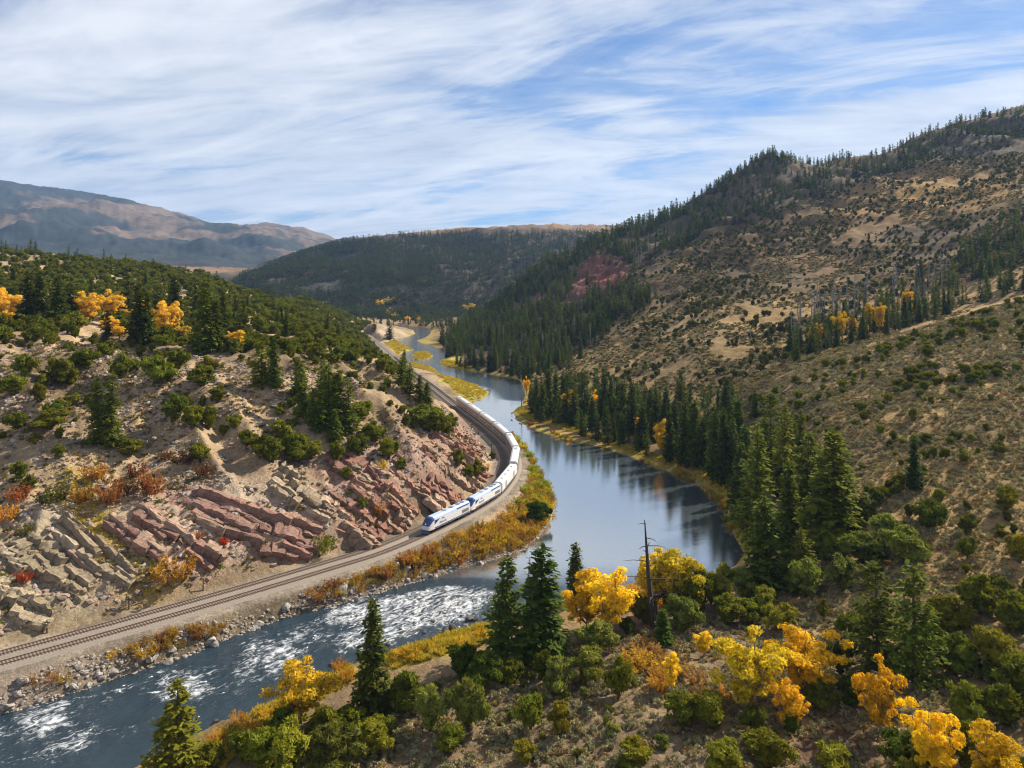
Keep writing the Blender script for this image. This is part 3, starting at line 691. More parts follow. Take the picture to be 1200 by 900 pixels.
# ------------------------------------------------------------------ the train
def paint(name, col, rough=.35, metal=.0, dirt=.25):
    m, nt, b, o = new_mat(name)
    g = nd(nt, 'ShaderNodeTexCoord')
    n = noise(nt, mapping(nt, g.outputs['Object'], scale=(.35, 1, 2.2)), 1.5, 5, .65)
    c = mixc(nt, ramp(nt, n, [(.42, 0.0), (.75, dirt)]), col, tuple(x * .45 for x in (.3, .26, .22)))
    nt.links.new(c, b.inputs['Base Color']); b.inputs['Roughness'].default_value = rough; b.inputs['Metallic'].default_value = metal
    return m
M['white'] = paint('white_paint', (.74, .74, .73)); M['silver'] = paint('silver_steel', (.40, .39, .385), .38, .3)
M['roofw'] = paint('pale_roof', (.62, .62, .61), .5); M['sky_roof'] = paint('blue_grey_roof', (.42, .53, .72), .4)
M['blue'] = paint('deep_blue_paint', (.018, .055, .19), .3); M['red'] = paint('red_paint', (.45, .03, .04), .35)
M['black'] = plain('dark_running_gear', (.03, .028, .027), .7, 0, .3); M['glass'] = plain('dark_glass', (.015, .018, .022), .08, 0, .1)
M['grey'] = plain('grey_grille', (.16, .16, .165), .6, 0, .3); M['lamp'] = plain('lamp_glass', (.75, .75, .70), .15, 0, .05)
LSEG = np.r_[0, np.cumsum(np.hypot(*np.diff(TRK2, axis=0).T))]
nose = np.array(flat(496.5, 626.5, RAIL_Z)); S_NOSE = LSEG[np.argmin(((TRK2 - nose) ** 2).sum(1))]
def on_track(s): return np.array([np.interp(s, LSEG, TRK2[:, 0]), np.interp(s, LSEG, TRK2[:, 1])])
def car_root(name, s0, L):
    f, r = on_track(s0 + L * .16), on_track(s0 + L * .84)
    c = (f + r) / 2; d = f - r
    return empty(name, (c[0], c[1], RAIL_Z), math.atan2(d[1], d[0]))
def sect(x, hw, z0, zs, zt, k=1.0):
    return [(x, -hw, z0), (x, -hw, zs), (x, -hw * .86, zs + (zt - zs) * .62), (x, -hw * .52, zt), (x, hw * .52, zt), (x, hw * .86, zs + (zt - zs) * .62), (x, hw, zs), (x, hw, z0)]
def side_sec(x, hw, z0, zs): return [(x, -hw, z0), (x, -hw, zs), (x, hw, zs), (x, hw, z0)]
def roof_sec(x, hw, zs, zt): return [(x, -hw, zs), (x, -hw * .88, zs + (zt - zs) * .62), (x, -hw * .55, zt), (x, hw * .55, zt), (x, hw * .88, zs + (zt - zs) * .62), (x, hw, zs)]
def bogie(root, x, wb, axles=2):
    b = MB(); b.box(x - wb / 2 - .75, x + wb / 2 + .75, -1.12, -.98, .35, .85); b.box(x - wb / 2 - .75, x + wb / 2 + .75, .98, 1.12, .35, .85); b.box(x - .4, x + .4, -.98, .98, .45, .9)
    t = b.build('truck', M['black'], root)
    for i in range(axles):
        for sy in (-.76, .76):
            w = MB(); w.cyl((x - wb / 2 + i * wb / max(axles - 1, 1), sy, .47), (0, 1, 0), .47, .13, 14); w.build('wheel', M['black'], t)
def text_part(root, txt, size, x, y, z, flip, mat):
    cu = bpy.data.curves.new('lettering', 'FONT'); cu.body = txt; cu.size = size; cu.extrude = .004; cu.align_x = 'CENTER'
    tmp = bpy.data.objects.new('tmp', cu); COL.objects.link(tmp)
    dg = bpy.context.evaluated_depsgraph_get(); me = bpy.data.meshes.new_from_object(tmp.evaluated_get(dg))
    bpy.data.objects.remove(tmp)
    me.materials.clear(); me.materials.append(mat)
    o = child('lettering', me, root); o.location = (x, y, z); o.rotation_euler = (math.radians(90), 0, math.pi if flip else 0)
    return o
def locomotive(s0, label, name='locomotive'):
    L = 21.0; root = car_root(name, s0, L); tag(root, label, 'locomotive', 'locomotives of the train')
    h = L / 2
    b = MB(); b.loft([side_sec(x, 1.52, 1.05, 3.42) for x in (-h + .3, h - 2.5)]); body = b.build('body', M['white'], root)
    for sy in (-1, 1):
        s_ = MB(); s_.box(-h + .5, h - 2.6, sy * 1.525 - .004, sy * 1.525 + .004, 1.12, 1.42); s_.build('sill_band', M['blue'], root)
        s_ = MB(); s_.add([(h - 2.5, sy * 1.53, 3.40), (h - 2.5, sy * 1.53, 2.2), (h - 5.2, sy * 1.53, 3.40)], [(0, 1, 2)]); s_.add([(h - 2.5, sy * 1.536, 3.40), (h - 5.2, sy * 1.536, 3.40), (h - 2.5, sy * 1.536, 2.2)], [(0, 1, 2)]); s_.build('blue_flash', M['blue'], root)
        s_ = MB(); s_.box(h - 3.7, h - 3.05, sy * 1.545 - .01, sy * 1.545 + .01, 2.75, 3.3); s_.build('cab_window', M['glass'], root)
        s_ = MB(); s_.box(-h + 1.0, -h + 4.6, sy * 1.535 - .01, sy * 1.535 + .01, 1.75, 2.65); s_.build('grille', M['grey'], root)
        s_ = MB(); s_.box(h - 7.3, h - 6.0, sy * 1.535 - .01, sy * 1.535 + .01, 2.95, 3.32); s_.build('vent', M['grey'], root)
        text_part(root, 'Amtrak', 1.15, h - 6.6, sy * 1.542, 1.85, sy > 0, M['blue'])
    r = MB(); r.loft([roof_sec(x, 1.52, 3.424, 4.30) for x in (-h + .3, h - 2.5)]); roof = r.build('roof', M['sky_roof'], root)
    for sy in (-1, 1):
        q = MB(); q.loft([[(x, sy * 1.47, 3.56), (x, sy * 1.40, 3.88), (x, sy * 1.44, 3.90), (x, sy * 1.51, 3.58)] for x in (-h + .8, -h + 7.2)]); q.build('roof_stripe', M['blue'], roof)
    for x in (-h + 2.3, -h + 4.6, -h + 8.2, 1.2):
        q = MB(); q.cyl((x, 0, 4.36), (0, 0, 1), .72, .14, 16); q.build('roof_fan', M['grey'] if x < 0 else M['silver'], roof)
    n = MB()
    secs = [sect(h - 2.496, 1.52, 1.05, 3.42, 4.30), sect(h - 1.75, 1.50, 1.05, 3.30, 4.12), sect(h - .75, 1.40, 1.05, 2.60, 3.15), sect(h - .12, 1.22, 1.10, 2.10, 2.55), sect(h, 1.05, 1.15, 1.9, 2.3)]
    n.loft(secs)
    me_ = n.data('nose', [M['white'], M['blue']])
    for p in me_.polygons:
        p.material_index = 1 if p.center.z > 2.25 else 0
    nose_o = child('nose', me_, root)
    for sy in (-1, 1):
        g = MB(); g.add([(h - 1.62, sy * .12, 4.02), (h - 1.62, sy * .92, 3.86), (h - .84, sy * .90, 3.12), (h - .84, sy * .12, 3.26)], [(0, 1, 2, 3)]); g.build('windscreen', M['glass'], nose_o)
        g = MB(); g.cyl((h + .02, sy * .42, 1.75), (1, 0, 0), .16, .1, 12); g.build('headlight', M['lamp'], nose_o)
    g = MB(); g.cyl((h - .25, 0, 2.72), (1, 0, .7), .2, .2, 12); g.build('headlight', M['lamp'], nose_o)
    u = MB(); u.box(-h + .3, h - .6, -1.35, 1.35, .85, 1.045); u.build('underframe', M['black'], root)
    k = MB(); k.loft([[(x, -1.1, .3), (x, -1.3, .84), (x, 1.3, .84), (x, 1.1, .3)] for x in (-2.6, 2.8)]); k.build('fuel_tank', M['black'], root)
    k = MB(); k.add([(h - .3, -1.3, .95), (h - .3, 1.3, .95), (h + .35, .9, .25), (h + .35, -.9, .25), (h - .5, -1.3, .25), (h - .5, 1.3, .25)], [(0, 1, 2, 3), (0, 3, 4), (1, 5, 2), (3, 2, 5, 4), (0, 4, 5, 1)]); k.build('snow_plough', M['blue'], root)
    k = MB(); k.box(-h - .25, -h + .3, -.2, .2, .75, 1.05); k.build('coupler', M['black'], root)
    bogie(root, 6.6, 2.75); bogie(root, -6.6, 2.75)
    return root
def coach(s0, L, H, label, name, baggage=False, group=None):
    root = car_root(name, s0, L); tag(root, label, 'railway car', group); h = L / 2
    zs = H - .85
    b = MB(); b.loft([side_sec(x, 1.55, .95 if baggage else .55, zs) for x in (-h + .25, h - .25)]); b.build('body', M['white'] if baggage else M['silver'], root)
    r = MB(); r.loft([roof_sec(x, 1.55, zs + .004, H) for x in (-h + .25, h - .25)]); roof = r.build('roof', M['roofw'], root)
    for sy in (-1, 1):
        w = MB()
        if baggage:
            for x in (-6.5, 6.5):
                d = MB(); d.box(x - 1.2, x + 1.2, sy * 1.56 - .012, sy * 1.56 + .012, 1.2, 3.3); d.build('sliding_door', M['silver'], root)
            st = MB(); st.box(-h + .4, h - .4, sy * 1.556 - .004, sy * 1.556 + .004, 1.0, 1.22); st.build('sill_band', M['blue'], root)
        else:
            for x in np.arange(-h + 2.2, h - 1.8, 1.72):
                w.box(x, x + 1.25, sy * 1.556 - .008, sy * 1.556 + .008, 3.0, 3.62)
                if abs(x) > 1.6: w.box(x, x + 1.25, sy * 1.556 - .008, sy * 1.556 + .008, 1.25, 1.85)
            o = w.build('windows', M['glass'], root); o['kind'] = 'stuff'
            for z0, z1, mm in ((2.46, 2.60, 'red'), (2.64, 2.78, 'blue'), (2.30, 2.42, 'blue')):
                st = MB(); st.box(-h + .3, h - .3, sy * 1.553 - .003, sy * 1.553 + .003, z0, z1); st.build('stripe', M[mm], root)
            d = MB(); d.box(-.55, .55, sy * 1.556 - .01, sy * 1.556 + .01, .62, 2.2); d.build('door', M['grey'], root)
    if baggage:
        for x in (-8, -2.6, 2.6, 8):
            v = MB(); v.cyl((x, .35, H + .08), (0, 0, 1), .28, .2, 10); v.build('roof_vent', M['grey'], roof)
    else:
        v = MB(); v.box(-h + 3, -h + 5.5, -.5, .5, H - .02, H + .09); v.build('roof_vent', M['silver'], roof)
    for sx in (-1, 1):
        g = MB(); g.box(min(sx * (h - .25), sx * (h + .28)), max(sx * (h - .25), sx * (h + .28)), -.6, .6, 1.0, 3.3 if baggage else H - .7); g.build('end_gangway', M['black'], root)
    u = MB(); u.box(-h + 4.6, h - 4.6, -1.3, 1.3, .3, .546 if not baggage else .946); u.build('underframe', M['black'], root)
    bogie(root, h - 3.3, 2.6); bogie(root, -h + 3.3, 2.6)
    return root
s = S_NOSE
locomotive(s, 'lead locomotive of the train, white with blue nose and pale blue roof'); s += 21.6
locomotive(s, 'second white and blue locomotive, coupled behind the lead locomotive'); s += 21.9
coach(s, 25.6, 4.35, 'low white baggage car coupled behind the two locomotives', 'baggage_car', True); s += 26.3
order = ['first', 'second', 'third', 'fourth', 'fifth']
for i in range(6):
    lab = f'{order[i]} silver two-level passenger car behind the baggage car' if i < 5 else 'last silver two-level passenger car at the tail of the train'
    coach(s, 25.3, 4.95, lab, 'passenger_car', False, 'silver passenger cars of the train'); s += 26.5

# telegraph poles beside the track
def pole(u, v, hpx, label, arm=True):
    p = hit(u, v)
    if p is None: return
    if p.y < 700 and v > 500: pass
    h = hpx * p.y / F
    t = empty('wooden_pole', p); tag(t, label, 'pole', 'wooden poles beside the railway')
    b = MB(); b.tube([(0, 0, -.6), (0.02, 0, h * .5), (0, .02, h)], [.17, .15, .12], 6); b.build('post', M['timber'], t)
    if arm:
        b = MB(); b.box(-.75, .75, -.07, .07, h * .86, h * .86 + .14); a_ = b.build('crossarm', M['timber'], t)
        b = MB(); b.tube([(-.6, 0, h * .86 + .14), (-.6, 0, h * .86 + .3)], .05, 5); b.build('insulator', M['grey'], a_)
        b = MB(); b.tube([(.6, 0, h * .86 + .14), (.6, 0, h * .86 + .3)], .05, 5); b.build('insulator', M['grey'], a_)
PL = 'dark wooden line pole at the foot of the cliff beside the inner track'
for u, v, hh in [(55, 742, 14), (151, 715, 13), (238, 692, 14), (374, 654, 19), (430, 637, 14), (477, 620, 20), (512, 603, 13), (540, 590, 12), (559, 578, 12), (576, 530, 10), (561, 510, 8), (553, 504, 7)]:
    pole(u, v, hh, PL)
pole(163, 472, 20, 'lone bare pole standing on the open scree of the railway hill', False)

# ------------------------------------------------------------------ rock slabs of the cliff
def rough_block(L, Wd, Tk, seed, nx=6, ny=3, chip=.22, smooth=False):
    """a broken bed of rock: blocks of uneven height parted by cross joints"""
    r = np.random.RandomState(seed); b = MB(); secs = []
    x = -L / 2; first = True
    while x < L / 2 - .3:
        ln = min(r.uniform(1.8, 6.5) if smooth else r.uniform(1.4, 4.6), L / 2 - x); kz = r.uniform(.68, 1.2) if smooth else r.uniform(.6, 1.25); ky = r.uniform(.9, 1.06) if smooth else r.uniform(.8, 1.08); yo = r.uniform(-.08, .08)
        step_ = r.uniform(.2, .45); split = r.uniform(-.2, .25); hi_, lo_ = r.uniform(.42, .56), r.uniform(.18, .38)
        prof = [(-.5, -.7), (-.53, -.05), (-.49, hi_ * .6), (-.43, hi_), (split - .04, hi_ * .96), (split, lo_), (.4, lo_ * .85), (.5, lo_ * .35), (.5, -.7)]
        for t in (0.02, .35, .7, .98):
            jit = r.normal(size=(len(prof), 3)) * np.array([.10, .09 * Wd * .5, .075 * Tk]) * (.75 if smooth else 1.0)
            if t in (.02, .98): jit[:, 0] *= .5
            secs.append([(x + ln * t + jit[k, 0], (yy * ky + yo) * Wd + jit[k, 1], (zz * kz if zz > 0 else zz) * Tk + (jit[k, 2] if zz > -.6 else 0)) for k, (yy, zz) in enumerate(prof)])
        x += ln
    b.loft(secs)
    return b
def outcrop(label, beds, p0, p1, widthpx, cols, seed, thick=2.9, name='rock_outcrop', cuts=2, smooth=False):
    r = random.Random(seed)
    d = Vector((p1[0] - p0[0], p1[1] - p0[1])); n2 = Vector((-d.y, d.x)).normalized()
    mid = hit((p0[0] + p1[0]) / 2, (p0[1] + p1[1]) / 2)
    root = empty(name, mid); tag(root, label, 'rock outcrop', 'rock outcrops of the cliff above the railway')
    for k in range(beds):
        off = (k - (beds - 1) / 2) * widthpx / beds
        cu = sorted([0] + [r.uniform(.2, .8) for _ in range(cuts)] + [1])
        for i in range(len(cu) - 1):
            if cu[i + 1] - cu[i] < .12: continue
            e0 = r.uniform(-.03, .03)
            qa = Vector(p0) + d * (cu[i] + e0) + n2 * (off + r.uniform(-1.5, 1.5)); qb = Vector(p0) + d * (cu[i + 1] + e0 + .02) + n2 * (off + r.uniform(-1.5, 1.5))
            A, B = hit(qa.x, qa.y), hit(qb.x, qb.y)
            if A is None or B is None: continue
            ax = (B - A); L = ax.length
            if L > 40 or L < 1: continue
            ax.normalize()
            c = (A + B) / 2; nn = gnormal(c.x, c.y, 3.0)
            yv = nn.cross(ax).normalized(); nn = ax.cross(yv).normalized()
            wid = max(1.2, widthpx / beds * c.y / F * 2.0) * r.choice([.8, 1.0, 1.2, 1.5])
            o = rough_block(L, wid * r.uniform(.8, 1.25), thick * r.uniform(.7, 1.5), seed * 31 + k * 7 + i, smooth=smooth).build('slab', M['rock'], root)
            Mx = Matrix((ax, yv, nn)).transposed().to_4x4(); Mx.translation = c + nn * (r.uniform(-.26, .14) * thick - .15) - Vector(mid)
            Mx = Mx @ Matrix.Rotation(r.uniform(-.42, -.10), 4, 'X') @ Matrix.Rotation(r.uniform(-.10, .10), 4, 'Z')
            o.matrix_local = Mx
            cc = cols[r.randrange(len(cols))]; f = r.uniform(.8, 1.2); o.color = (cc[0] * f, cc[1] * f, cc[2] * f, 1)
PUR = [(.28, .145, .110), (.32, .185, .135), (.20, .100, .082), (.38, .255, .18), (.25, .14, .108)]
BUF = [(.36, .28, .185), (.42, .335, .23), (.29, .225, .145), (.32, .225, .17)]
GRN = [(.30, .235, .145), (.36, .285, .185), (.22, .175, .11), (.32, .23, .16)]
RED = [(.33, .165, .112), (.27, .125, .088), (.40, .275, .185), (.21, .098, .075), (.34, .225, .15)]
outcrop('long smooth purple slab outcrop slanting down between dry gullies', 6, (228, 588), (368, 640), 44, PUR, 1, smooth=True)
outcrop('purple ledge outcrop just above the big round orange shrub', 4, (165, 600), (254, 660), 26, PUR, 2, smooth=True)
outcrop('narrow pinkish ledge outcrop bordering the gold grass gully', 2, (128, 612), (192, 652), 14, PUR, 3, smooth=True)
outcrop('pale buff layered outcrop along the gold grass gully', 5, (68, 618), (150, 686), 30, BUF, 4, smooth=True)
outcrop('olive grey layered outcrop with a red shrub on it', 4, (18, 638), (104, 694), 34, GRN, 5)
outcrop('low olive outcrop at the foot of the cliff below the red shrub', 3, (-10, 690), (60, 726), 26, GRN, 6)
outcrop('tan overhanging outcrop above the bright green bush', 4, (322, 560), (392, 600), 30, BUF, 7)
outcrop('broken red outcrop rising beside the dark shaded chute', 5, (378, 590), (448, 632), 34, RED, 8, 2.2, cuts=3)
outcrop('red blocky outcrop behind the lead locomotive', 5, (420, 560), (480, 612), 36, RED, 9, 2.4, cuts=3)
outcrop('big red outcrop above the second locomotive', 5, (462, 540), (532, 592), 34, RED, 10, 2.4, cuts=3)
outcrop('red ledge outcrop on the inside of the railway bend', 4, (500, 518), (566, 566), 32, RED, 11, 2.2, cuts=3)
outcrop('upper red outcrop under the dark conifers at the bend', 3, (505, 500), (560, 530), 20, RED, 12, 2.0, cuts=2)
outcrop('crumbled buff ledge outcrop below the conifer group on scree', 3, (385, 530), (455, 565), 24, BUF + RED, 13, 1.6, cuts=3)

# boulders
def boulder_mesh(seed):
    r = np.random.RandomState(seed); bm = bmesh.new(); bmesh.ops.create_icosphere(bm, subdivisions=2, radius=.5)
    cuts = [(Vector(r.normal(size=3)).normalized(), r.uniform(.26, .42)) for _ in range(9)]
    for v in bm.verts:
        for n_, d_ in cuts:
            k = v.co.dot(n_)
            if k > d_: v.co -= n_ * (k - d_)
        v.co *= 1 + r.uniform(-.04, .04)
    me = bpy.data.meshes.new('boulder'); bm.to_mesh(me); bm.free(); me.materials.append(M['rock']); return me
BM = [boulder_mesh(i) for i in range(7)]
def boulder(p, size, label, group, col=None, rng=random):
    o = bpy.data.objects.new('boulder', BM[rng.randrange(len(BM))]); COL.objects.link(o)
    k = rng.uniform(.75, 1.15); c = col or (.40 * k, .365 * k, .325 * k); o.color = (*c, 1)
    o.location = p + Vector((0, 0, size * .12)); o.scale = (size * rng.uniform(.8, 1.4), size * rng.uniform(.7, 1.1), size * rng.uniform(.55, .85))
    o.rotation_euler = (rng.uniform(-.4, .4), rng.uniform(-.4, .4), rng.uniform(0, 6.3)); tag(o, label, 'boulder', group); SIZED.append((o, size, 1.0, c))
    return o
# ------------------------------------------------------------------ plants: crown and trunk meshes
def unit(v): return v / (np.linalg.norm(v, axis=-1, keepdims=True) + 1e-9)
def sprays(P_, D_, size, rng, droop=.25, n_each=1, flatn=.5):
    """leaf sprays: a thin pair of triangles at each point along a direction"""
    n = len(P_); up = np.array([0, 0, 1.0])
    side = unit(np.cross(D_, up) + rng.normal(size=(n, 3)) * flatn * .5)
    s_ = (size * rng.uniform(.6, 1.35, n))[:, None]
    tip = P_ + unit(D_ + rng.normal(size=(n, 3)) * .45 - up * droop) * s_
    w = s_ * rng.uniform(.28, .5, n)[:, None]
    mid_ = P_ * .55 + tip * .45 + up * s_ * .06
    return np.concatenate([np.stack([P_, mid_ + side * w, tip], 1), np.stack([P_, tip, mid_ - side * w - up * s_ * .12], 1)])

def conifer(seed, H=1.0, R=.2, levels=34, per=7, nsp=7, size=.028, base=.06, shape=.85, gap=.15):
    """unit-height spruce or fir; returns crown triangles and trunk builder"""
    r = np.random.RandomState(seed); P_ = []; D_ = []
    lean = r.uniform(-.012, .012, 2)
    for i in range(levels):
        t = base + (1 - base) * ((i + r.uniform(-.3, .3)) / levels); t = min(max(t, base), .992)
        prof = (1 - t) ** shape * min(1, .7 + (t - base) * 5) * R
        lay = r.uniform(.78, 1.12)
        for k in range(max(3, int(per * (1 - .45 * t)))):
            if r.rand() < gap: continue
            a_ = r.uniform(0, 6.283); L = prof * lay * r.uniform(.62, 1.18) + .012
            pitch = -.42 + .75 * t + r.uniform(-.15, .15)
            d = np.array([math.cos(a_) * math.cos(pitch), math.sin(a_) * math.cos(pitch), math.sin(pitch)])
            m_ = max(2, int(nsp * (L / R) + 1.5)); f = (np.arange(m_) + r.uniform(0, 1, m_)) / m_
            f = .06 + .94 * f
            pts = np.array([lean[0] * t, lean[1] * t, t]) + d[None] * (f * L)[:, None]
            pts[:, 2] += .10 * L * f ** 2 * (1 if t < .5 else .3)
            pts += r.normal(size=pts.shape) * .012
            P_.append(pts); out_d = np.repeat(d[None], m_, 0); lat = np.cross(d, (0, 0, 1.0)); out_d = out_d + lat[None] * r.uniform(-.9, .9, m_)[:, None]
            D_.append(unit(out_d))
    P_ = np.concatenate(P_); D_ = np.concatenate(D_)
    tr = sprays(P_, D_, size, r, .22)
    k = max(8, int(levels * .35)); tp = np.zeros((k, 3)); tp[:, 2] = r.uniform(.90, 1.0, k); tp += r.normal(size=(k, 3)) * .004
    tr = np.concatenate([tr, sprays(tp, unit(r.normal(size=(k, 3)) * .35 + [0, 0, 1.0]), size * .9, r, -.3)])
    t_ = MB(); t_.tube([(0, 0, -.03), (lean[0] * .4, lean[1] * .4, .4), (lean[0] * .97, lean[1] * .97, .97)], [.019, .012, .002], 6)
    return tr, t_

def leaf_blob(centres, radii, n, size, r, thick=.35, elong=1.0, upb=.0):
    """leaf triangles lying round a set of lobes"""
    w = radii ** 2; idx_ = r.choice(len(radii), n, p=w / w.sum())
    d = unit(r.normal(size=(n, 3))); d[:, 2] = np.where(r.rand(n) < .7, np.abs(d[:, 2]), d[:, 2])
    rad = radii[idx_] * (1 - thick * r.rand(n) ** 1.6)
    P_ = centres[idx_] + d * rad[:, None] * np.array([1, 1, .9])
    t1 = unit(np.cross(d, r.normal(size=(n, 3)))); t1 = unit(t1 + [0, 0, upb]); t2 = unit(np.cross(d, t1) + r.normal(size=(n, 3)) * .45); t1 = unit(t1 + d * r.uniform(-.2, .7, n)[:, None])
    s_ = (size * r.uniform(.55, 1.4, n))[:, None]
    return np.stack([P_ - t1 * s_ * .5 * elong - t2 * s_ * .4, P_ + t1 * s_ * .6 * elong, P_ - t1 * s_ * .4 * elong + t2 * s_ * .45], 1)

def juniper(seed, n=2800, size=.085, tall=1.0, lobes=26):
    """unit-height rounded evergreen (height 1, width about .95/tall)"""
    r = np.random.RandomState(seed); k = lobes
    c = unit(r.normal(size=(k, 3))) * (r.uniform(.05, 1.0, k) ** .6)[:, None]
    c[:, :2] *= .37 / tall; c[:, 2] = .48 + c[:, 2] * .38
    c[:, :2] *= np.clip(1.25 - np.abs(c[:, 2:3] - .38) * 1.1, .35, 1.2)
    rad = r.uniform(.06, .17, k) / tall ** .5
    c = np.concatenate([c, [[0, 0, .45], [.05, 0, .25]]]); rad = np.r_[rad, .25 / tall ** .6, .22 / tall ** .6]
    tr = leaf_blob(c, rad * r.uniform(.8, 1.2, len(rad)), n, size, r, .55, 1.5, .6)
    tr[:, :, 2] = np.maximum(tr[:, :, 2], .02); tr[:, :, 2] *= 1 / tr[:, :, 2].max()
    t_ = MB()
    for j in range(3):
        a_ = r.uniform(0, 6.3); t_.tube([(0, 0, -.05), (.05 * math.cos(a_), .05 * math.sin(a_), .2), (.16 * math.cos(a_), .16 * math.sin(a_), .55)], [.04, .03, .008], 5)
    return tr, t_

def broadleaf(seed, n=6500, size=.040, wide=1.0, lobes=22, base=.15):
    """unit-height cottonwood with forked limbs"""
    r = np.random.RandomState(seed); t_ = MB(); cs = []; rads = []
    t_.tube([(0, 0, -.04), (.01, .0, .14), (.0, .015, base + .06)], [.030, .024, .018], 7)
    nl = 7
    for j in range(nl):
        a_ = j * 2.4 + r.uniform(-.4, .4); sp = r.uniform(.10, .34) * wide * (1 if j else .3); hh = r.uniform(.62, .9) if j else .92
        p0 = np.array([0, 0, base * r.uniform(.5, 1.2)]); p2 = np.array([sp * math.cos(a_), sp * math.sin(a_), hh]); p1 = p0 * .5 + p2 * .5 + np.array([math.cos(a_) * .05, math.sin(a_) * .05, -.04])
        t_.tube([tuple(p0), tuple(p1), tuple(p2)], [.016, .010, .003], 5)
        for f in (.28, .45, .62, .8, 1.0):
            q = p0 * (1 - f) ** 2 + 2 * p1 * f * (1 - f) + p2 * f * f
            for _ in range(2):
                cs.append(q + r.normal(size=3) * [.07 * wide, .07 * wide, .05]); rads.append(r.uniform(.055, .12) * (1.1 if f > .5 else .8))
                t_.tube([tuple(q), tuple(cs[-1])], [.005, .002], 3)
    cs = np.array(cs); rads = np.array(rads)
    ok = cs[:, 2] > .10; cs, rads = cs[ok], rads[ok]
    tr = leaf_blob(cs, rads * r.uniform(.7, 1.25, len(rads)), n, size, r, .85, 1.2, .1)
    tr[:, :, 2] *= 1 / tr[:, :, 2].max()
    return tr, t_

def willow(seed, n=900, stems=26):
    """unit-height shrub: a spray of upright leafy stems, wider than tall"""
    r = np.random.RandomState(seed); P_ = []; D_ = []; t_ = MB()
    for j in range(stems):
        a_ = r.uniform(0, 6.3); o_ = r.uniform(0, .38); lean = r.uniform(.1, .75); h = r.uniform(.6, 1.0) * (1 - .35 * o_)
        d = unit(np.array([math.cos(a_) * lean, math.sin(a_) * lean, 1.0]))
        p0 = np.array([o_ * math.cos(a_), o_ * math.sin(a_), 0])
        m_ = n // stems; f = r.uniform(.12, 1.0, m_)
        P_.append(p0 + d * (f * h)[:, None] + r.normal(size=(m_, 3)) * .035); D_.append(unit(d + r.normal(size=(m_, 3)) * .55))
        if j % 3 == 0: t_.tube([tuple(p0 - [0, 0, .05]), tuple(p0 + d * h * .8)], [.012, .004], 3)
    tr = sprays(np.concatenate(P_), np.concatenate(D_), .10, r, -.05, flatn=1.2)
    tr[:, :, 2] = np.maximum(tr[:, :, 2], 0.0); tr[:, :, 2] *= 1 / tr[:, :, 2].max()
    return tr, t_

def snag(seed, br=26, L=.11, fine=True):
    r = np.random.RandomState(seed); t_ = MB()
    b = r.uniform(-.03, .03, 2)
    t_.tube([(0, 0, -.03), (b[0], b[1], .5), (b[0] * .5, b[1] * 1.6, 1.0)], [.016, .010, .002], 6)
    for j in range(br):
        t = r.uniform(.25, .97); a_ = r.uniform(0, 6.3); l_ = L * (1.15 - t) * r.uniform(.5, 1.5) + .012
        p0 = np.array([b[0] * min(1, t * 2), b[1] * t * 1.3, t]); p1 = p0 + np.array([math.cos(a_) * l_, math.sin(a_) * l_, l_ * r.uniform(-.35, .5)])
        t_.tube([tuple(p0), tuple(p0 * .4 + p1 * .6 + [0, 0, .012]), tuple(p1)], [.005, .003, .001], 3)
    return t_

CON = [conifer(100 + i, R=[.17, .20, .15, .22, .18, .16][i], levels=[38, 34, 40, 32, 36, 30][i], per=14, nsp=13, size=.040, shape=[.8, .9, .75, .85, 1.0, .7][i], gap=[.1, .18, .12, .2, .1, .25][i]) for i in range(6)]
PINE = [conifer(150 + i, R=.24, levels=24, per=13, nsp=13, size=.046, base=.08, shape=.55, gap=.22) for i in range(3)]
CON += PINE
CON_ME = [(tri_mesh('crown', c, [M['leaf']]), t.data('trunk', M['bark'])) for c, t in CON]
CONM_ME = [(tri_mesh('crown', c, [M['leaf']]), t.data('trunk', M['bark'])) for c, t in [conifer(200 + i, R=[.17, .2, .15, .22][i], levels=22, per=9, nsp=6, size=.062, shape=.85, gap=.08) for i in range(4)]]
JUN_ME = [(tri_mesh('crown', c, [M['leaf']]), t.data('trunk', M['bark'])) for c, t in [juniper(300 + i, tall=[1, 1, 1.15, .9, 1.3, 1.05][i]) for i in range(6)]]
JUNM_ME = [(tri_mesh('crown', c, [M['leaf']]), t.data('trunk', M['bark'])) for c, t in [juniper(350 + i, n=700, size=.15, lobes=10, tall=[1, 1.15, .9, 1.05][i]) for i in range(4)]]
BRO_ME = [(tri_mesh('crown', c, [M['leafy']]), t.data('trunk', M['palebark'])) for c, t in [broadleaf(400 + i, wide=[1, 1.25, .8, 1.1, .6][i]) for i in range(5)]]
WIL_ME = [(tri_mesh('foliage', c, [M['leafy']]), t.data('stems', M['bark'])) for c, t in [willow(450 + i) for i in range(5)]]
SNAG_ME = [snag(500 + i).data('dead_tree', M['deadwood']) for i in range(4)]
SNAGD_ME = [snag(520 + i, 16, .16).data('dead_tree', M['charwood']) for i in range(2)]

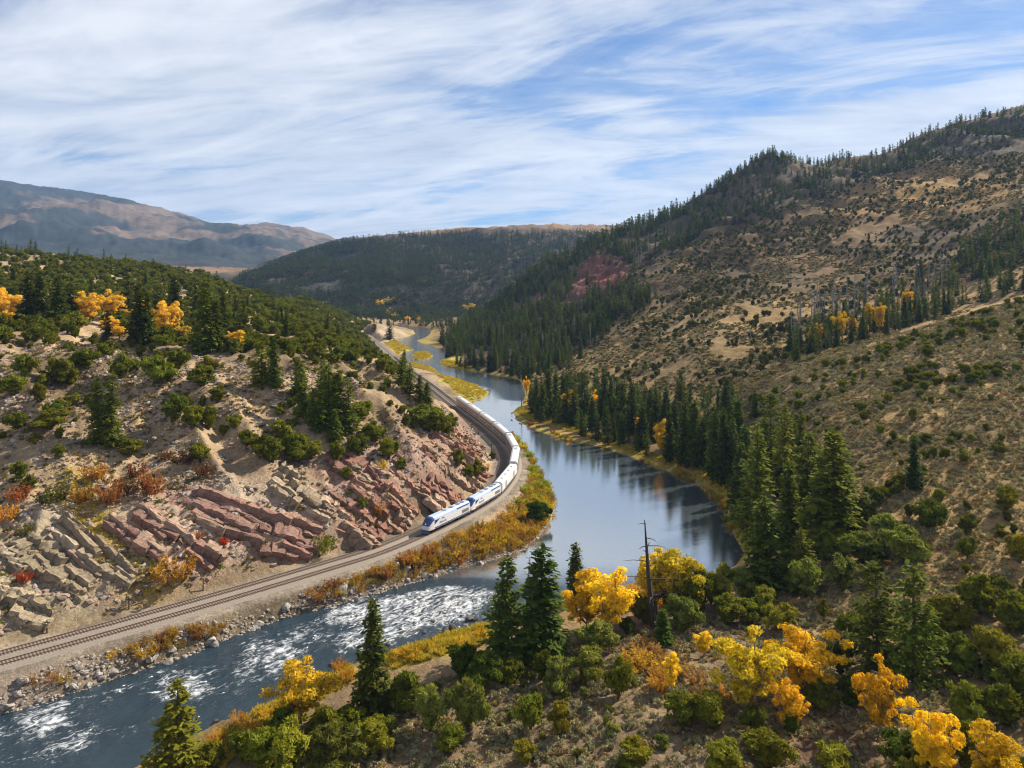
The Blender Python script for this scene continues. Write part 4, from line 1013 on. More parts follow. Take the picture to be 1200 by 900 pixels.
rng = random.Random(11)
COUNT = {}
def plant(kind, p, h, w, color, label, cat, group, variant=None, mid=False):
    """one tree or shrub: empty at its foot, crown and trunk below it"""
    lib, nm, pn = {'conifer': (CONM_ME if mid else CON_ME[:7], 'conifer_tree', ('crown', 'trunk')), 'pine': (CON_ME[6:], 'conifer_tree', ('crown', 'trunk')), 'juniper': (JUNM_ME if mid else JUN_ME, 'juniper_tree', ('crown', 'trunk')),
                   'scrub': (JUNM_ME, 'evergreen_shrub', ('crown', 'trunk')), 'broadleaf': (BRO_ME, 'cottonwood_tree', ('crown', 'trunk')), 'willow': (WIL_ME, 'willow_shrub', ('foliage', 'stems'))}[kind]
    nat = {'conifer': .38, 'pine': .5, 'juniper': .9, 'scrub': .9, 'broadleaf': .85, 'willow': 1.5}[kind]
    COUNT[kind] = COUNT.get(kind, 0) + 1
    cm, tm = lib[(variant if variant is not None else rng.randrange(99)) % len(lib)]
    e = empty(nm, p, rng.uniform(0, 6.28)); ws = w / nat
    e.scale = (ws * rng.uniform(.82, 1.2), ws * rng.uniform(.82, 1.2), h)
    e.rotation_euler = (rng.uniform(-.03, .03), rng.uniform(-.03, .03), rng.uniform(0, 6.28))
    child(pn[0], cm, e, color); child(pn[1], tm, e); SIZED.append((e, h, w, color))
    return tag(e, label, cat, group)
def vary(c, k=.18):
    f = rng.uniform(1 - k, 1 + k); return (c[0] * f * rng.uniform(.92, 1.08), c[1] * f, c[2] * f * rng.uniform(.88, 1.12))
DK = (.068, .094, .022); MG = (.105, .130, .026); OL = (.155, .165, .034); SG = (.140, .170, .068); BK = (.040, .060, .022)
YE = (.82, .61, .030); YO = (.82, .53, .022); LG = (.66, .53, .03); OR = (.46, .25, .05); RD = (.33, .055, .02); BR = (.17, .085, .045); TN = (.30, .20, .06)
SIZED = []
def put(kind, u, v, hpx, wpx, color, label, cat, group=None, variant=None, ymin=60):
    p = hit(u, min(v, 897), ymin)
    if p is None: return None
    if v > 897:      # foot just below the picture
        Y = (HC - p.z) * F / (v - VH); p = Vector(((u - 600) / F * Y, Y, float(ground((u - 600) / F * Y, Y))))
    k = p.y / F
    return plant(kind, p, hpx * k, wpx * k, vary(color, .1), label, cat, group, variant)

# --- trees one can single out, in front of the river
put('conifer', 593, 768, 116, 62, DK, 'open-branched dark conifer beside the tallest dense conifer by the rapids', 'conifer', variant=1)
put('conifer', 632, 776, 134, 74, (.075, .108, .026), 'tallest dense conifer standing alone with an open-branched one beside the rapids', 'conifer', variant=0)
put('conifer', 676, 706, 68, 34, DK, 'slim dark conifer standing behind the golden cottonwoods at the pool edge', 'conifer', variant=2)
put('conifer', 436, 838, 136, 56, DK, 'lone narrow conifer rising over the whitewater beside a yellow cottonwood', 'conifer', variant=4)
put('conifer', 207, 912, 112, 74, MG, 'bushy conifer overhanging the dark rapids opposite the riverbank boulders', 'conifer', variant=3)
put('pine', 1030, 790, 130, 78, (.075, .105, .026), 'broad dark conifer behind the orange cottonwood, beside its taller twin', 'conifer', variant=0)
put('pine', 1071, 800, 138, 74, DK, 'taller of two broad dark conifers behind the orange cottonwood', 'conifer', variant=1)
put('conifer', 1072, 573, 60, 30, BK, 'single dark pointed conifer alone on the sagebrush slope', 'conifer', variant=0)
put('conifer', 777, 757, 42, 34, (.06, .105, .022), 'small bright green cone-shaped evergreen below the tall dead snag', 'conifer', variant=0)
BG = 'tallest conifers beside the pool'
BL = 'tall green conifer in the tallest stand beside the calm pool'
for u, v, hh, ww, c in [(897, 694, 112, 64, (.095, .128, .022)), (922, 655, 112, 52, MG), (886, 632, 134, 52, MG), (975, 645, 138, 72, (.080, .105, .022)), (946, 606, 98, 46, DK), (903, 570, 110, 38, DK), (918, 575, 100, 38, MG),
                        (940, 690, 70, 40, MG), (955, 590, 70, 40, DK), (870, 610, 90, 40, DK), (990, 610, 95, 45, DK)]:
    put('conifer', u, v, hh, ww, c, BL, 'conifer', BG)
RB = 'conifers on the wooded point across the pool'; RBL = 'dark conifer in the wooded strip across the calm pool'
for u, v, hh, ww in [(708, 490, 58, 24), (730, 505, 58, 26), (741, 508, 60, 28), (760, 512, 56, 26), (769, 515, 55, 26), (643, 488, 55, 24), (652, 485, 48, 22), (684, 486, 52, 24), (717, 490, 50, 22), (801, 545, 78, 30), (815, 545, 74, 32), (838, 560, 84, 34), (849, 568, 84, 34),
                     (628, 485, 40, 20), (636, 492, 42, 20), (664, 496, 42, 22), (673, 500, 40, 22), (695, 505, 40, 24), (752, 525, 48, 24), (785, 540, 58, 26), (790, 525, 56, 26), (823, 548, 60, 28), (858, 560, 70, 34), (866, 540, 72, 34), (875, 580, 80, 36), (830, 530, 66, 28), (860, 520, 50, 26), (660, 470, 34, 18), (700, 478, 36, 18), (725, 482, 36, 18), (745, 486, 38, 18), (780, 498, 44, 22), (810, 510, 48, 24)]:
    put('conifer', u, v, hh, ww, (.050, .078, .022), RBL, 'conifer', RB)
put('conifer', 457, 398, 20, 13, BK, 'lone dark conifer beside the dirt track at the far river bend', 'conifer')
LC = 'conifers on the railway hill'
for u, v, hh, ww, lab in [(115, 520, 78, 34, 'conifer of the close pair standing alone on the railway hill scree'), (129, 524, 86, 36, 'conifer of the close pair standing alone on the railway hill scree'), (240, 415, 86, 42, 'tall dark conifer with visible trunk beside the golden cottonwoods on the railway hill')]:
    put('conifer', u, v, hh, ww, MG, lab, 'conifer', LC)
for u, v, hh, ww in [(355, 488, 62, 30), (350, 470, 50, 26), (385, 498, 72, 32), (397, 506, 70, 34), (410, 508, 64, 30), (375, 508, 46, 28), (380, 470, 50, 26), (322, 455, 58, 30), (307, 452, 52, 28), (392, 520, 40, 24), (366, 500, 44, 22), (470, 452, 34, 22), (480, 462, 36, 24), (492, 470, 30, 20), (473, 440, 30, 14), (500, 478, 30, 22)]:
    put('conifer', u, v, hh, ww, (.100, .135, .022), 'sunlit green conifer in the cluster on the scree above the red cliffs', 'conifer', 'conifers above the red cliffs')
for u, v, hh, ww in [(30, 375, 58, 34), (48, 378, 60, 36), (68, 378, 54, 34), (82, 378, 46, 28), (125, 406, 40, 24), (160, 400, 66, 34), (172, 402, 60, 32), (205, 372, 48, 28), (150, 372, 44, 24), (186, 372, 40, 24), (262, 392, 50, 30), (285, 398, 42, 26), (230, 372, 40, 26), (252, 410, 60, 28)]:
    put('conifer', u, v, hh, ww, (.060, .080, .020), 'dark green conifer among the golden cottonwoods on the railway hill', 'conifer', 'conifers among the golden cottonwoods')

# --- cottonwoods in autumn colour
put('broadleaf', 352, 848, 78, 84, (.70, .54, .03), 'lime yellow cottonwood beside the whitewater and a lone narrow conifer', 'cottonwood', variant=1)
put('broadleaf', 688, 738, 68, 58, YO, 'golden cottonwood with dark trunk at the edge of the calm pool', 'cottonwood', variant=0)
put('broadleaf', 716, 742, 78, 60, YE, 'golden leaning cottonwood between the dark trunked one and the snag', 'cottonwood', variant=3)
put('broadleaf', 768, 718, 80, 66, (.62, .50, .03), 'tall yellow green cottonwood wrapped around the dead snag', 'cottonwood', variant=2)
put('broadleaf', 803, 720, 76, 60, LG, 'yellow cottonwood between the dead snag and pool-side junipers', 'cottonwood', variant=0)
put('broadleaf', 880, 832, 96, 104, YE, 'broad bright yellow cottonwood in the clump on the sagebrush flat', 'cottonwood', variant=1)
put('broadleaf', 940, 816, 82, 84, YE, 'smaller bright yellow cottonwood of the clump on the sagebrush flat', 'cottonwood', variant=3)
put('broadleaf', 926, 858, 64, 50, YO, 'small orange yellow cottonwood in front of the bright yellow clump', 'cottonwood', variant=2)
put('broadleaf', 1032, 860, 92, 62, YO, 'orange cottonwood in front of the two broad dark conifers', 'cottonwood', variant=1)
put('broadleaf', 1091, 918, 92, 72, (.82, .56, .022), 'golden cottonwood cluster beside dark junipers in the shaded gully', 'cottonwood', variant=3)
put('broadleaf', 1167, 922, 80, 58, (.82, .56, .022), 'small golden cottonwood next to the golden cluster by the gully', 'cottonwood', variant=0)
put('broadleaf', 788, 812, 46, 32, YE, 'small narrow yellow cottonwood in the orange brush', 'cottonwood', variant=4)
put('broadleaf', 825, 770, 30, 30, YE, 'tiny yellow cottonwood below the junipers by the pool', 'cottonwood', variant=4)
for u, v, hh, ww in [(2, 382, 46, 34), (92, 378, 38, 32), (106, 378, 36, 26), (128, 372, 34, 30), (136, 370, 30, 22), (128, 392, 22, 22), (148, 376, 18, 16), (140, 398, 18, 20), (192, 392, 40, 30), (204, 388, 36, 22), (214, 402, 26, 20), (246, 408, 26, 20), (276, 410, 24, 20), (268, 408, 20, 16), (168, 366, 14, 14)]:
    put('broadleaf', u, v, hh, ww, (.74, .52, .06), 'golden cottonwood among the dark conifers on the railway hill', 'cottonwood', 'golden cottonwoods on the railway hill')
for u, v, hh, ww in [(666, 488, 32, 22), (697, 486, 30, 18), (776, 532, 42, 34), (751, 510, 26, 18), (617, 462, 22, 9)]:
    put('broadleaf', u, v, hh, ww, YO, 'golden cottonwood tucked among conifers on the far bank of the pool', 'cottonwood', 'golden cottonwoods across the pool')
for u, v, hh, ww in [(960, 400, 22, 14), (984, 398, 34, 20), (1000, 396, 28, 15), (1018, 384, 30, 17), (1031, 390, 36, 17), (1062, 368, 30, 18), (1014, 392, 14, 10), (1052, 368, 18, 10), (950, 404, 18, 12)]:
    put('broadleaf', u, v, hh, ww, (.62, .42, .02), 'bright yellow aspen in the row along the dead grey trees', 'aspen', 'aspens in the draw', ymin=370)
for u, v, hh, ww in [(446, 360, 9, 10), (455, 357, 9, 10), (461, 355, 8, 8), (455, 371, 8, 9), (462, 374, 8, 9), (478, 378, 8, 10), (490, 378, 7, 9), (546, 366, 9, 12), (553, 363, 8, 10)]:
    put('broadleaf', u, v, hh, ww, YE, 'tiny yellow cottonwood far up the valley below the forested hill', 'cottonwood', 'yellow cottonwoods far up the valley', ymin=600)

# --- dead trees
def dead(u, v, hpx, lib, label, group=None, wide=1.0, ymin=60):
    p = hit(u, v, ymin)
    if p is None: return
    k = p.y / F; o = bpy.data.objects.new('dead_tree', lib[rng.randrange(len(lib))]); COL.objects.link(o)
    o.location = p; o.scale = (hpx * k * wide, hpx * k * wide, hpx * k); o.rotation_euler = (rng.uniform(-.04, .04), rng.uniform(-.05, .05), rng.uniform(0, 6.3))
    tag(o, label, 'dead tree', group)
dead(766, 736, 124, SNAGD_ME, 'tall dark bare snag rising above the yellow green cottonwood', None, 2.1)
dead(612, 762, 110, SNAG_ME, 'thin grey bare pole of a tree between the two conifers by the rapids')
dead(611, 478, 40, SNAG_ME, 'thin bare snag leaning over the far tip of wooded point')
for i in range(60):
    u = rng.uniform(925, 1110); v = 405 - (u - 925) * .22 + rng.uniform(-42, 2)
    dead(u, v, rng.uniform(24, 40), SNAG_ME, 'bare grey dead tree in the stand behind the yellow aspens', 'grey dead trees behind the aspens', 1.5, ymin=380)
for u, v in [(652, 395), (643, 398), (751, 308), (748, 312), (692, 398), (664, 402), (612, 412), (605, 418), (718, 372), (655, 400), (780, 330), (826, 430), (880, 420), (873, 415), (745, 300), (760, 296), (590, 405), (620, 420), (636, 415), (672, 395)]:
    dead(u, v, rng.uniform(16, 26), SNAG_ME, 'bare grey dead tree scattered through the forest on far slope', 'grey dead trees in the far forest', 1.5, ymin=480)

# --- junipers and round evergreens near the camera
FG = 'junipers on the sagebrush bank'
for u, v, hh, ww, c in [(305, 905, 52, 62, MG), (340, 912, 60, 70, OL), (392, 905, 56, 76, (.10, .125, .05)), (432, 884, 40, 52, OL), (470, 836, 52, 58, MG), (505, 856, 56, 52, SG), (547, 856, 64, 52, SG), (540, 796, 46, 46, DK), (567, 806, 44, 42, DK),
                        (525, 880, 36, 40, MG), (622, 856, 42, 42, MG), (656, 862, 46, 36, OL), (655, 812, 44, 44, SG), (690, 800, 48, 54, SG), (699, 766, 40, 50, SG), (725, 818, 52, 36, MG), (615, 894, 27, 28, OL), (640, 800, 40, 36, DK), (800, 742, 46, 46, SG), (816, 722, 60, 42, MG),
                        (876, 730, 32, 44, OL), (832, 856, 46, 58, MG), (800, 850, 40, 46, OL), (887, 860, 38, 38, MG), (926, 862, 30, 30, DK), (902, 900, 42, 62, OL), (850, 905, 34, 52, OL), (975, 905, 36, 54, OL), (965, 726, 24, 22, OL), (945, 700, 50, 46, SG), (915, 740, 36, 40, OL),
                        (990, 690, 44, 48, SG), (1010, 660, 40, 44, SG), (975, 660, 34, 40, MG), (1040, 640, 40, 44, SG), (1060, 660, 46, 50, SG), (1090, 620, 36, 38, MG), (930, 700, 36, 36, MG), (1134, 655, 26, 22, MG), (1000, 745, 30, 40, MG), (856, 730, 34, 40, MG), (840, 712, 44, 40, SG), (870, 700, 40, 40, SG), (895, 720, 36, 40, OL),
                        (1180, 600, 34, 36, OL), (1195, 660, 36, 40, OL), (1110, 740, 44, 50, OL), (1150, 720, 48, 52, OL), (1190, 740, 50, 56, MG), (1120, 790, 50, 54, MG), (1165, 790, 56, 60, OL), (1200, 820, 54, 60, MG), (1130, 850, 56, 60, MG), (1175, 850, 50, 50, MG), (1095, 770, 40, 44, DK), (1140, 890, 50, 56, MG),
                        (1060, 900, 46, 50, DK), (985, 790, 46, 40, DK), (1000, 830, 40, 36, DK), (960, 830, 36, 34, MG), (745, 900, 34, 46, OL), (600, 800, 30, 40, MG), (450, 870, 34, 46, MG), (285, 890, 36, 40, MG), (245, 905, 34, 40, OL), (410, 860, 30, 40, MG), (375, 870, 44, 46, MG), (330, 870, 40, 40, DK), (755, 730, 36, 34, MG), (735, 745, 24, 24, DK), (787, 715, 40, 34, DK), (850, 690, 30, 34, SG)]:
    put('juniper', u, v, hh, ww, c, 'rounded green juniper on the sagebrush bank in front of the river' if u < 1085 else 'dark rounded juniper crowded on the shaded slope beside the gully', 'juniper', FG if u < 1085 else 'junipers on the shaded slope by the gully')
put('juniper', 630, 612, 26, 26, (.045, .085, .016), 'round bright green bush among golden willows at the railway bend', 'shrub')

# --- shrubs on the cliff
CS = 'autumn shrubs on the cliff'
for u, v, hh, ww, c, lab in [(206, 684, 36, 62, OR, 'big round orange shrub at the foot of the purple ledges'), (112, 562, 22, 34, OR, None), (130, 592, 32, 40, (.34, .16, .05), None), (97, 592, 26, 34, (.38, .21, .04), None), (178, 582, 34, 40, (.33, .15, .06), None), (150, 580, 24, 30, BR, None), (160, 560, 20, 30, BR, None),
                             (20, 588, 22, 34, (.32, .12, .05), None), (8, 612, 24, 28, OR, None), (28, 684, 16, 26, RD, 'red shrub growing on the olive layered outcrop'), (262, 640, 11, 11, (.5, .04, .02), 'small scarlet shrub on the slope under the purple slab'), (233, 634, 10, 14, (.38, .14, .06), None), (378, 650, 24, 34, (.17, .20, .03), 'bright lime green bush at the foot of the tan overhang'),
                             (448, 552, 14, 14, (.55, .38, .03), 'small yellow shrub on the scree under the conifer cluster'), (570, 552, 10, 12, (.5, .25, .03), None), (444, 606, 16, 20, (.33, .17, .05), None), (215, 545, 18, 30, BR, None), (240, 560, 18, 30, BR, None), (195, 540, 14, 22, BR, None), (60, 590, 20, 40, (.13, .13, .03), None), (30, 630, 14, 24, (.13, .13, .03), None)]:
    put('willow', u, v, hh, ww, c, lab or 'rusty autumn shrub on the scree between the cliff ledges', 'shrub', None if lab else CS)
for u, v, hh, ww in [(70, 535, 18, 22), (25, 560, 24, 26), (32, 572, 20, 22), (150, 530, 20, 36), (235, 538, 22, 26), (244, 500, 30, 26), (205, 490, 34, 34), (225, 500, 30, 30), (305, 535, 30, 36), (320, 540, 26, 30), (345, 530, 30, 36), (275, 500, 18, 22), (60, 500, 26, 40), (70, 450, 34, 40), (30, 440, 30, 36), (20, 500, 22, 26), (65, 490, 26, 30),
                     (140, 440, 30, 34), (185, 446, 34, 40), (235, 450, 28, 40), (350, 540, 24, 40), (365, 535, 22, 30), (420, 530, 26, 28), (455, 535, 26, 30), (440, 515, 26, 30), (425, 490, 24, 30), (500, 500, 30, 40), (512, 505, 26, 26), (522, 508, 26, 26), (470, 548, 16, 20), (535, 545, 24, 22), (548, 560, 20, 22), (558, 556, 22, 20), (425, 593, 14, 12), (405, 560, 16, 18), (577, 536, 11, 11), (527, 500, 20, 18), (330, 512, 24, 30), (395, 540, 26, 26), (290, 520, 20, 24), (15, 460, 26, 34), (45, 470, 26, 30), (100, 430, 26, 30), (210, 430, 26, 30), (255, 470, 22, 26)]:
    put('juniper', u, v + 3, hh, ww, (.112, .132, .024), 'olive green juniper dotted over the tan scree above the railway', 'juniper', 'junipers on the scree above the railway')

# --- willows along the railway bank, boulders at the waterline
LB = resample([flat(u, v) for u, v in LEFT_BANK if -60 < u < 655 and v > 512], .5)
lbt = np.gradient(LB, axis=0); lbt /= np.linalg.norm(lbt, axis=1)[:, None]; lbn = np.c_[-lbt[:, 1], lbt[:, 0]]
WB_ = 'willows between the railway and the river'
nw = 0
for tries in range(2600):
    if nw >= 200: break
    i = rng.randrange(len(LB)); off = rng.uniform(1.2, 13)
    x, y = LB[i] + lbn[i] * off
    dR = float(gsample(D_RAIL, x, y))
    if dR < 8.0: continue
    u, v = proj(x, y, 2)
    dens = float(np.interp(u, [-60, 0, 150, 175, 270, 285, 360, 400, 660], [.25, .25, .2, 1, 1, .12, .2, 1, 1]))
    if rng.random() > dens: continue
    if v < 600 and u > 600: c = [(.36, .36, .03), (.22, .30, .03), (.42, .36, .03), (.30, .33, .03)][rng.randrange(4)]
    elif u > 560: c = [(.48, .31, .03), (.50, .36, .02), (.36, .22, .04)][rng.randrange(3)]
    else: c = [(.42, .25, .03), (.46, .31, .03), (.34, .17, .05), (.30, .17, .06), (.52, .36, .03), (.26, .12, .05)][rng.randrange(6)]
    if u < 150: c = [(.20, .26, .03), (.32, .30, .03), (.30, .18, .04)][rng.randrange(3)]
    h = rng.uniform(1.6, 3.2)
    plant('willow', Vector((x, y, float(ground(x, y)) - .1)), h, h * rng.uniform(1.2, 1.9), vary(c), 'golden willow shrub in the thicket between railway gravel and river' if u > 150 else 'low green and gold shrub among the stones below the railway', 'shrub', WB_ if u > 150 else 'shrubs among the riverbank stones')
    nw += 1
nb = 0
for tries in range(4000):
    if nb >= 240: break
    i = rng.randrange(len(LB)); off = abs(rng.gauss(0, 3.2)) - .8
    x, y = LB[i] + lbn[i] * off
    u, v = proj(x, y, .5)
    dens = float(np.interp(u, [-60, 0, 200, 380, 560, 640], [1, 1, .9, .9, .35, .1]))
    if rng.random() > dens or float(gsample(D_RAIL, x, y)) < 7.5: continue
    sz = min(3.0, .65 + rng.expovariate(1.7))
    boulder(Vector((x, y, max(float(ground(x, y)), -.25))), sz, 'angular boulder in the rock armour at the waterline below the railway' if off < .6 else 'angular boulder on the stony slope above the waterline below the railway' if off > 2.6 else 'angular boulder just above the waterline in the railway rock armour', 'boulders along the railway riverbank', None, rng); nb += 1
for u, v, s_ in [(514, 743, 1.6), (522, 741, 2.2), (530, 736, 2.4), (537, 740, 1.5), (557, 726, 2.0), (549, 727, 2.4), (568, 731, 1.8), (505, 748, 1.3), (507, 728, 1.0), (540, 722, .9), (470, 738, 1.0), (455, 755, 1.1), (253, 846, 1.2), (388, 780, 1.2), (497, 742, 1.0)]:
    x, y = flat(u, v, .1); boulder(Vector((x, y, .05)), s_, 'dark wet boulder standing in the shallow rapids by the yellow grass', 'boulders in the rapids', (.10, .095, .09), rng)
for i in range(14):
    x, y = flat(rng.uniform(599, 625), rng.uniform(482, 501), .1)
    boulder(Vector((x, y, max(-.1, float(ground(x, y))))), rng.uniform(.7, 1.5), 'dark stone at the waterline of the wooded point', 'stones of the wooded point', (.13, .12, .11), rng)
for i in range(46):
    t = rng.random(); pts = [(615, 498), (667, 518), (733, 534), (800, 560), (845, 590), (862, 634)]
    k = min(4, int(t * 5)); f = t * 5 - k; u = pts[k][0] * (1 - f) + pts[k + 1][0] * f; v = pts[k][1] * (1 - f) + pts[k + 1][1] * f
    x, y = flat(u, v); x += rng.uniform(0, 2); y += rng.uniform(.3, 3.5); h = rng.uniform(.9, 2.2)
    plant('willow', Vector((x, y, float(ground(x, y)) - .1)), h, h * 2, vary([(.50, .34, .02), (.45, .22, .03), (.33, .30, .03), (.28, .09, .04)][rng.randrange(4)]), 'low yellow shrub along the waterline of the pool under conifers', 'shrub', 'yellow shrubs across the pool')
for i in range(70):
    ar = rng.randrange(4)
    if ar == 0: t = rng.random(); u, v = 245 + 160 * t + rng.uniform(-8, 12), 868 - 84 * t + rng.uniform(-6, 16); c = [(.52, .34, .03), (.45, .24, .04), (.50, .30, .03)][rng.randrange(3)]; hh = rng.uniform(8, 15)
    elif ar == 1: t = rng.random(); u, v = 455 + 125 * t, 777 - 36 * t + rng.uniform(-5, 5); c = (.52, .36, .03); hh = rng.uniform(7, 12)
    elif ar == 2: t = rng.random(); u, v = 735 + 120 * t + rng.uniform(-12, 12), 775 + 65 * t + rng.uniform(-22, 14); c = [(.42, .24, .05), (.34, .17, .05), (.48, .30, .04), (.30, .19, .08)][rng.randrange(4)]; hh = rng.uniform(12, 22)
    else: t = rng.random(); u, v = 735 + 60 * t + rng.uniform(-8, 8), 702 + rng.uniform(-6, 10); c = [(.52, .34, .02), (.45, .24, .04)][rng.randrange(2)]; hh = rng.uniform(10, 18)
    put('willow', u, v, hh, hh * 1.8, c, ['gold shrub in the strip above the dark rapids', 'yellow shrub in the strip along the shallow boulder rapids', 'orange brush between the junipers and the bright yellow clump', 'orange gold shrub at the edge of calm pool by the cottonwoods'][ar], 'shrub', ['gold shrubs above the rapids', 'yellow shrubs by the boulders', 'orange brush on the flat', 'orange shrubs at the pool edge'][ar])

# ------------------------------------------------------------------ scattered woods: the largest stand alone, the rest as one mass
NPR = np.random.RandomState(23)
def scatter(polys, y0, y1, dens, clump=None, u0=None, u1=None):
    """points over the ground where a wood lies"""
    us = [p[0] for q in polys for p in q]; s0, s1 = (min(us) - 600) / F, (max(us) - 600) / F
    n = int(dens * (s1 - s0) * (y1 * y1 - y0 * y0) / 2)
    s_ = NPR.uniform(s0, s1, n); y = np.sqrt(NPR.uniform(y0 * y0, y1 * y1, n)); x = s_ * y
    z = ground(x, y); u, v = proj(x, y, z); k = np.zeros(n, bool)
    for q in polys: k |= inpoly(u, v, q)
    k &= (gsample(D_RIV, x, y) > 1.5) & (gsample(D_RAIL, x, y) > 9)
    if clump: k &= fbm(x / clump[0], y / clump[0], 3, int(clump[2])) > clump[1]
    x, y, z = x[k], y[k], z[k]
    return np.c_[x, y, z]
ALL = []       # kind, pts, height range, width ratio, colours, label, group, stuff name
def wood(kind, pts, h0, h1, wr_, cols, label, cat, group, solo, mass, vis=True):
    h = NPR.uniform(h0, h1, len(pts)) * NPR.uniform(.75, 1.1, len(pts))
    ALL.append(dict(kind=kind, pts=pts, h=h, w=h * wr_ * NPR.uniform(.8, 1.25, len(pts)), cols=cols, label=label, cat=cat, group=group, solo=solo, mass=mass))
FOREST = [[(515, 400), (560, 365), (640, 302), (700, 268), (760, 250), (800, 248), (838, 262), (800, 292), (752, 300), (740, 330), (772, 350), (735, 378), (700, 402), (672, 430), (640, 447), (620, 447), (560, 440), (530, 434)]]
RED_BARE = [(690, 300), (715, 298), (738, 312), (735, 330), (712, 338), (690, 352), (665, 352), (672, 330)]
p = scatter(FOREST, 560, 1180, .0155, (60, -.30, 3)); u_, v_ = proj(p[:, 0], p[:, 1], p[:, 2]); p = p[~(inpoly(u_, v_, RED_BARE) & (NPR.rand(len(p)) < .93))]
wood('conifer', p, 11, 20, .34, [(.042, .066, .022), (.052, .078, .024), (.066, .086, .026)], 'dark conifer in the dense forest on the slope above the red cliff', 'conifer', 'forest around the red cliff', 70, 'forest_trees')
p = scatter([[(775, 252), (860, 190), (905, 168), (960, 176), (1010, 188), (1060, 168), (1110, 146), (1200, 122), (1260, 100), (1260, 160), (1200, 160), (1120, 180), (1060, 200), (1000, 218), (940, 240), (880, 266), (820, 262)]], 820, 1160, .017, (50, -.22, 5))
u_, v_ = proj(p[:, 0], p[:, 1], p[:, 2]); p = p[~((p[:, 1] > 1030) & (u_ > 925) & (NPR.rand(len(p)) < .6))]
wood('conifer', p, 8, 14, .40, [(.036, .050, .024), (.044, .058, .026), (.054, .064, .028)], 'dark conifer in the forest under the skyline ridge', 'conifer', 'forest under the skyline ridge', 45, 'ridge_forest')
p = scatter([[(915, 408), (960, 385), (1040, 352), (1100, 320), (1200, 236), (1280, 200), (1280, 330), (1200, 342), (1100, 372), (1000, 405), (930, 425)]], 375, 640, .020, (25, -.16, 7))
wood('conifer', p, 9, 17, .34, [(.062, .096, .022), (.046, .070, .022)], 'green conifer in the wooded draw behind the sagebrush spur', 'conifer', 'conifers in the wooded draw', 45, 'draw_trees')
p = scatter([[(612, 470), (640, 445), (700, 452), (760, 462), (830, 470), (900, 490), (935, 520), (960, 600), (900, 660), (862, 620), (850, 578), (800, 552), (700, 518), (620, 492)]], 215, 520, .020, (18, -.25, 9))
wood('conifer', p, 7, 16, .40, [(.048, .076, .022), (.070, .100, .024)], 'dark conifer in the wooded strip across the calm pool', 'conifer', 'conifers on the wooded point across the pool', 60, 'bank_trees')
p = scatter([[(0, 290), (120, 305), (330, 340), (430, 378), (440, 395), (400, 405), (300, 395), (160, 372), (0, 365)]], 330, 900, .0012)
wood('conifer', p, 8, 13, .4, [(.040, .064, .020)], 'slender dark conifer among junipers on the railway hill', 'conifer', 'slender conifers on the railway hill', 20, 'hill_conifers')
# junipers
LH = [[(-80, 270), (0, 284), (100, 298), (250, 320), (330, 337), (440, 382), (440, 402), (470, 440), (440, 440), (400, 428), (330, 430), (260, 415), (150, 402), (0, 408), (-80, 410)]]
p = scatter(LH, 240, 1020, .046, (30, -.20, 11))
wood('juniper', p, 3.2, 6.2, 1.0, [(.100, .120, .022), (.082, .102, .022), (.118, .132, .026), (.074, .092, .022)], 'olive green juniper in the dense cover of the railway hill', 'juniper', 'junipers covering the railway hill', 62, 'hill_junipers')
p = scatter([[(0, 400), (150, 400), (260, 415), (420, 425), (500, 470), (530, 490), (480, 510), (400, 525), (300, 530), (200, 500), (100, 510), (0, 540)]], 185, 330, .034, (12, -.04, 13))
wood('juniper', p, 1.4, 4.4, 1.0, [(.112, .130, .024), (.130, .145, .028)], 'olive green juniper dotted over the tan scree above the railway', 'juniper', 'junipers on the scree above the railway', 36, 'scree_junipers')
p = scatter([[(880, 470), (960, 430), (1100, 385), (1200, 350), (1280, 330), (1280, 700), (1200, 650), (1100, 600), (960, 640), (920, 560)]], 150, 400, .036, (22, -.12, 15))
wood('juniper', p, 1.3, 4.2, 1.0, [(.080, .098, .026), (.098, .112, .030), (.084, .108, .044)], 'green juniper scattered over the sagebrush slope above the pool', 'juniper', 'junipers on the sagebrush slope', 48, 'slope_junipers')
p = scatter([[(610, 447), (690, 372), (760, 300), (800, 270), (870, 255), (1000, 212), (1200, 160), (1260, 150), (1260, 300), (1100, 330), (960, 400), (880, 450), (760, 462)]], 380, 1050, .017, (40, -.12, 17))
wood('scrub', p, 2.2, 5.0, .95, [(.054, .066, .026), (.066, .074, .028), (.046, .058, .024)], 'dark shrub sprinkled over the brown mountainside above the pool', 'shrub', 'shrubs on the brown mountainside', 40, 'mountain_shrubs')
p = scatter([[(1080, 660), (1200, 630), (1280, 640), (1280, 960), (1050, 960), (1090, 800)], [(850, 700), (930, 600), (1000, 560), (1120, 570), (1140, 640), (1060, 690), (980, 720), (880, 745)]], 80, 220, .036, (9, -.08, 19))
wood('juniper', p, 2.2, 5.0, 1.0, [(.082, .100, .026), (.100, .116, .030), (.088, .112, .050)], 'dark rounded juniper crowded on the shaded slope beside the gully', 'juniper', 'junipers on the shaded slope by the gully', 24, 'near_junipers')
p = scatter([[(300, 900), (420, 830), (600, 790), (760, 780), (860, 870), (860, 960), (280, 960)]], 85, 190, .040, (9, -.08, 29))
wood('juniper', p, 1.0, 2.6, 1.1, [(.110, .128, .030), (.12, .145, .06)], 'rounded green juniper on the sagebrush bank in front of the river', 'juniper', 'junipers on the sagebrush bank', 14, 'near_bank_junipers')

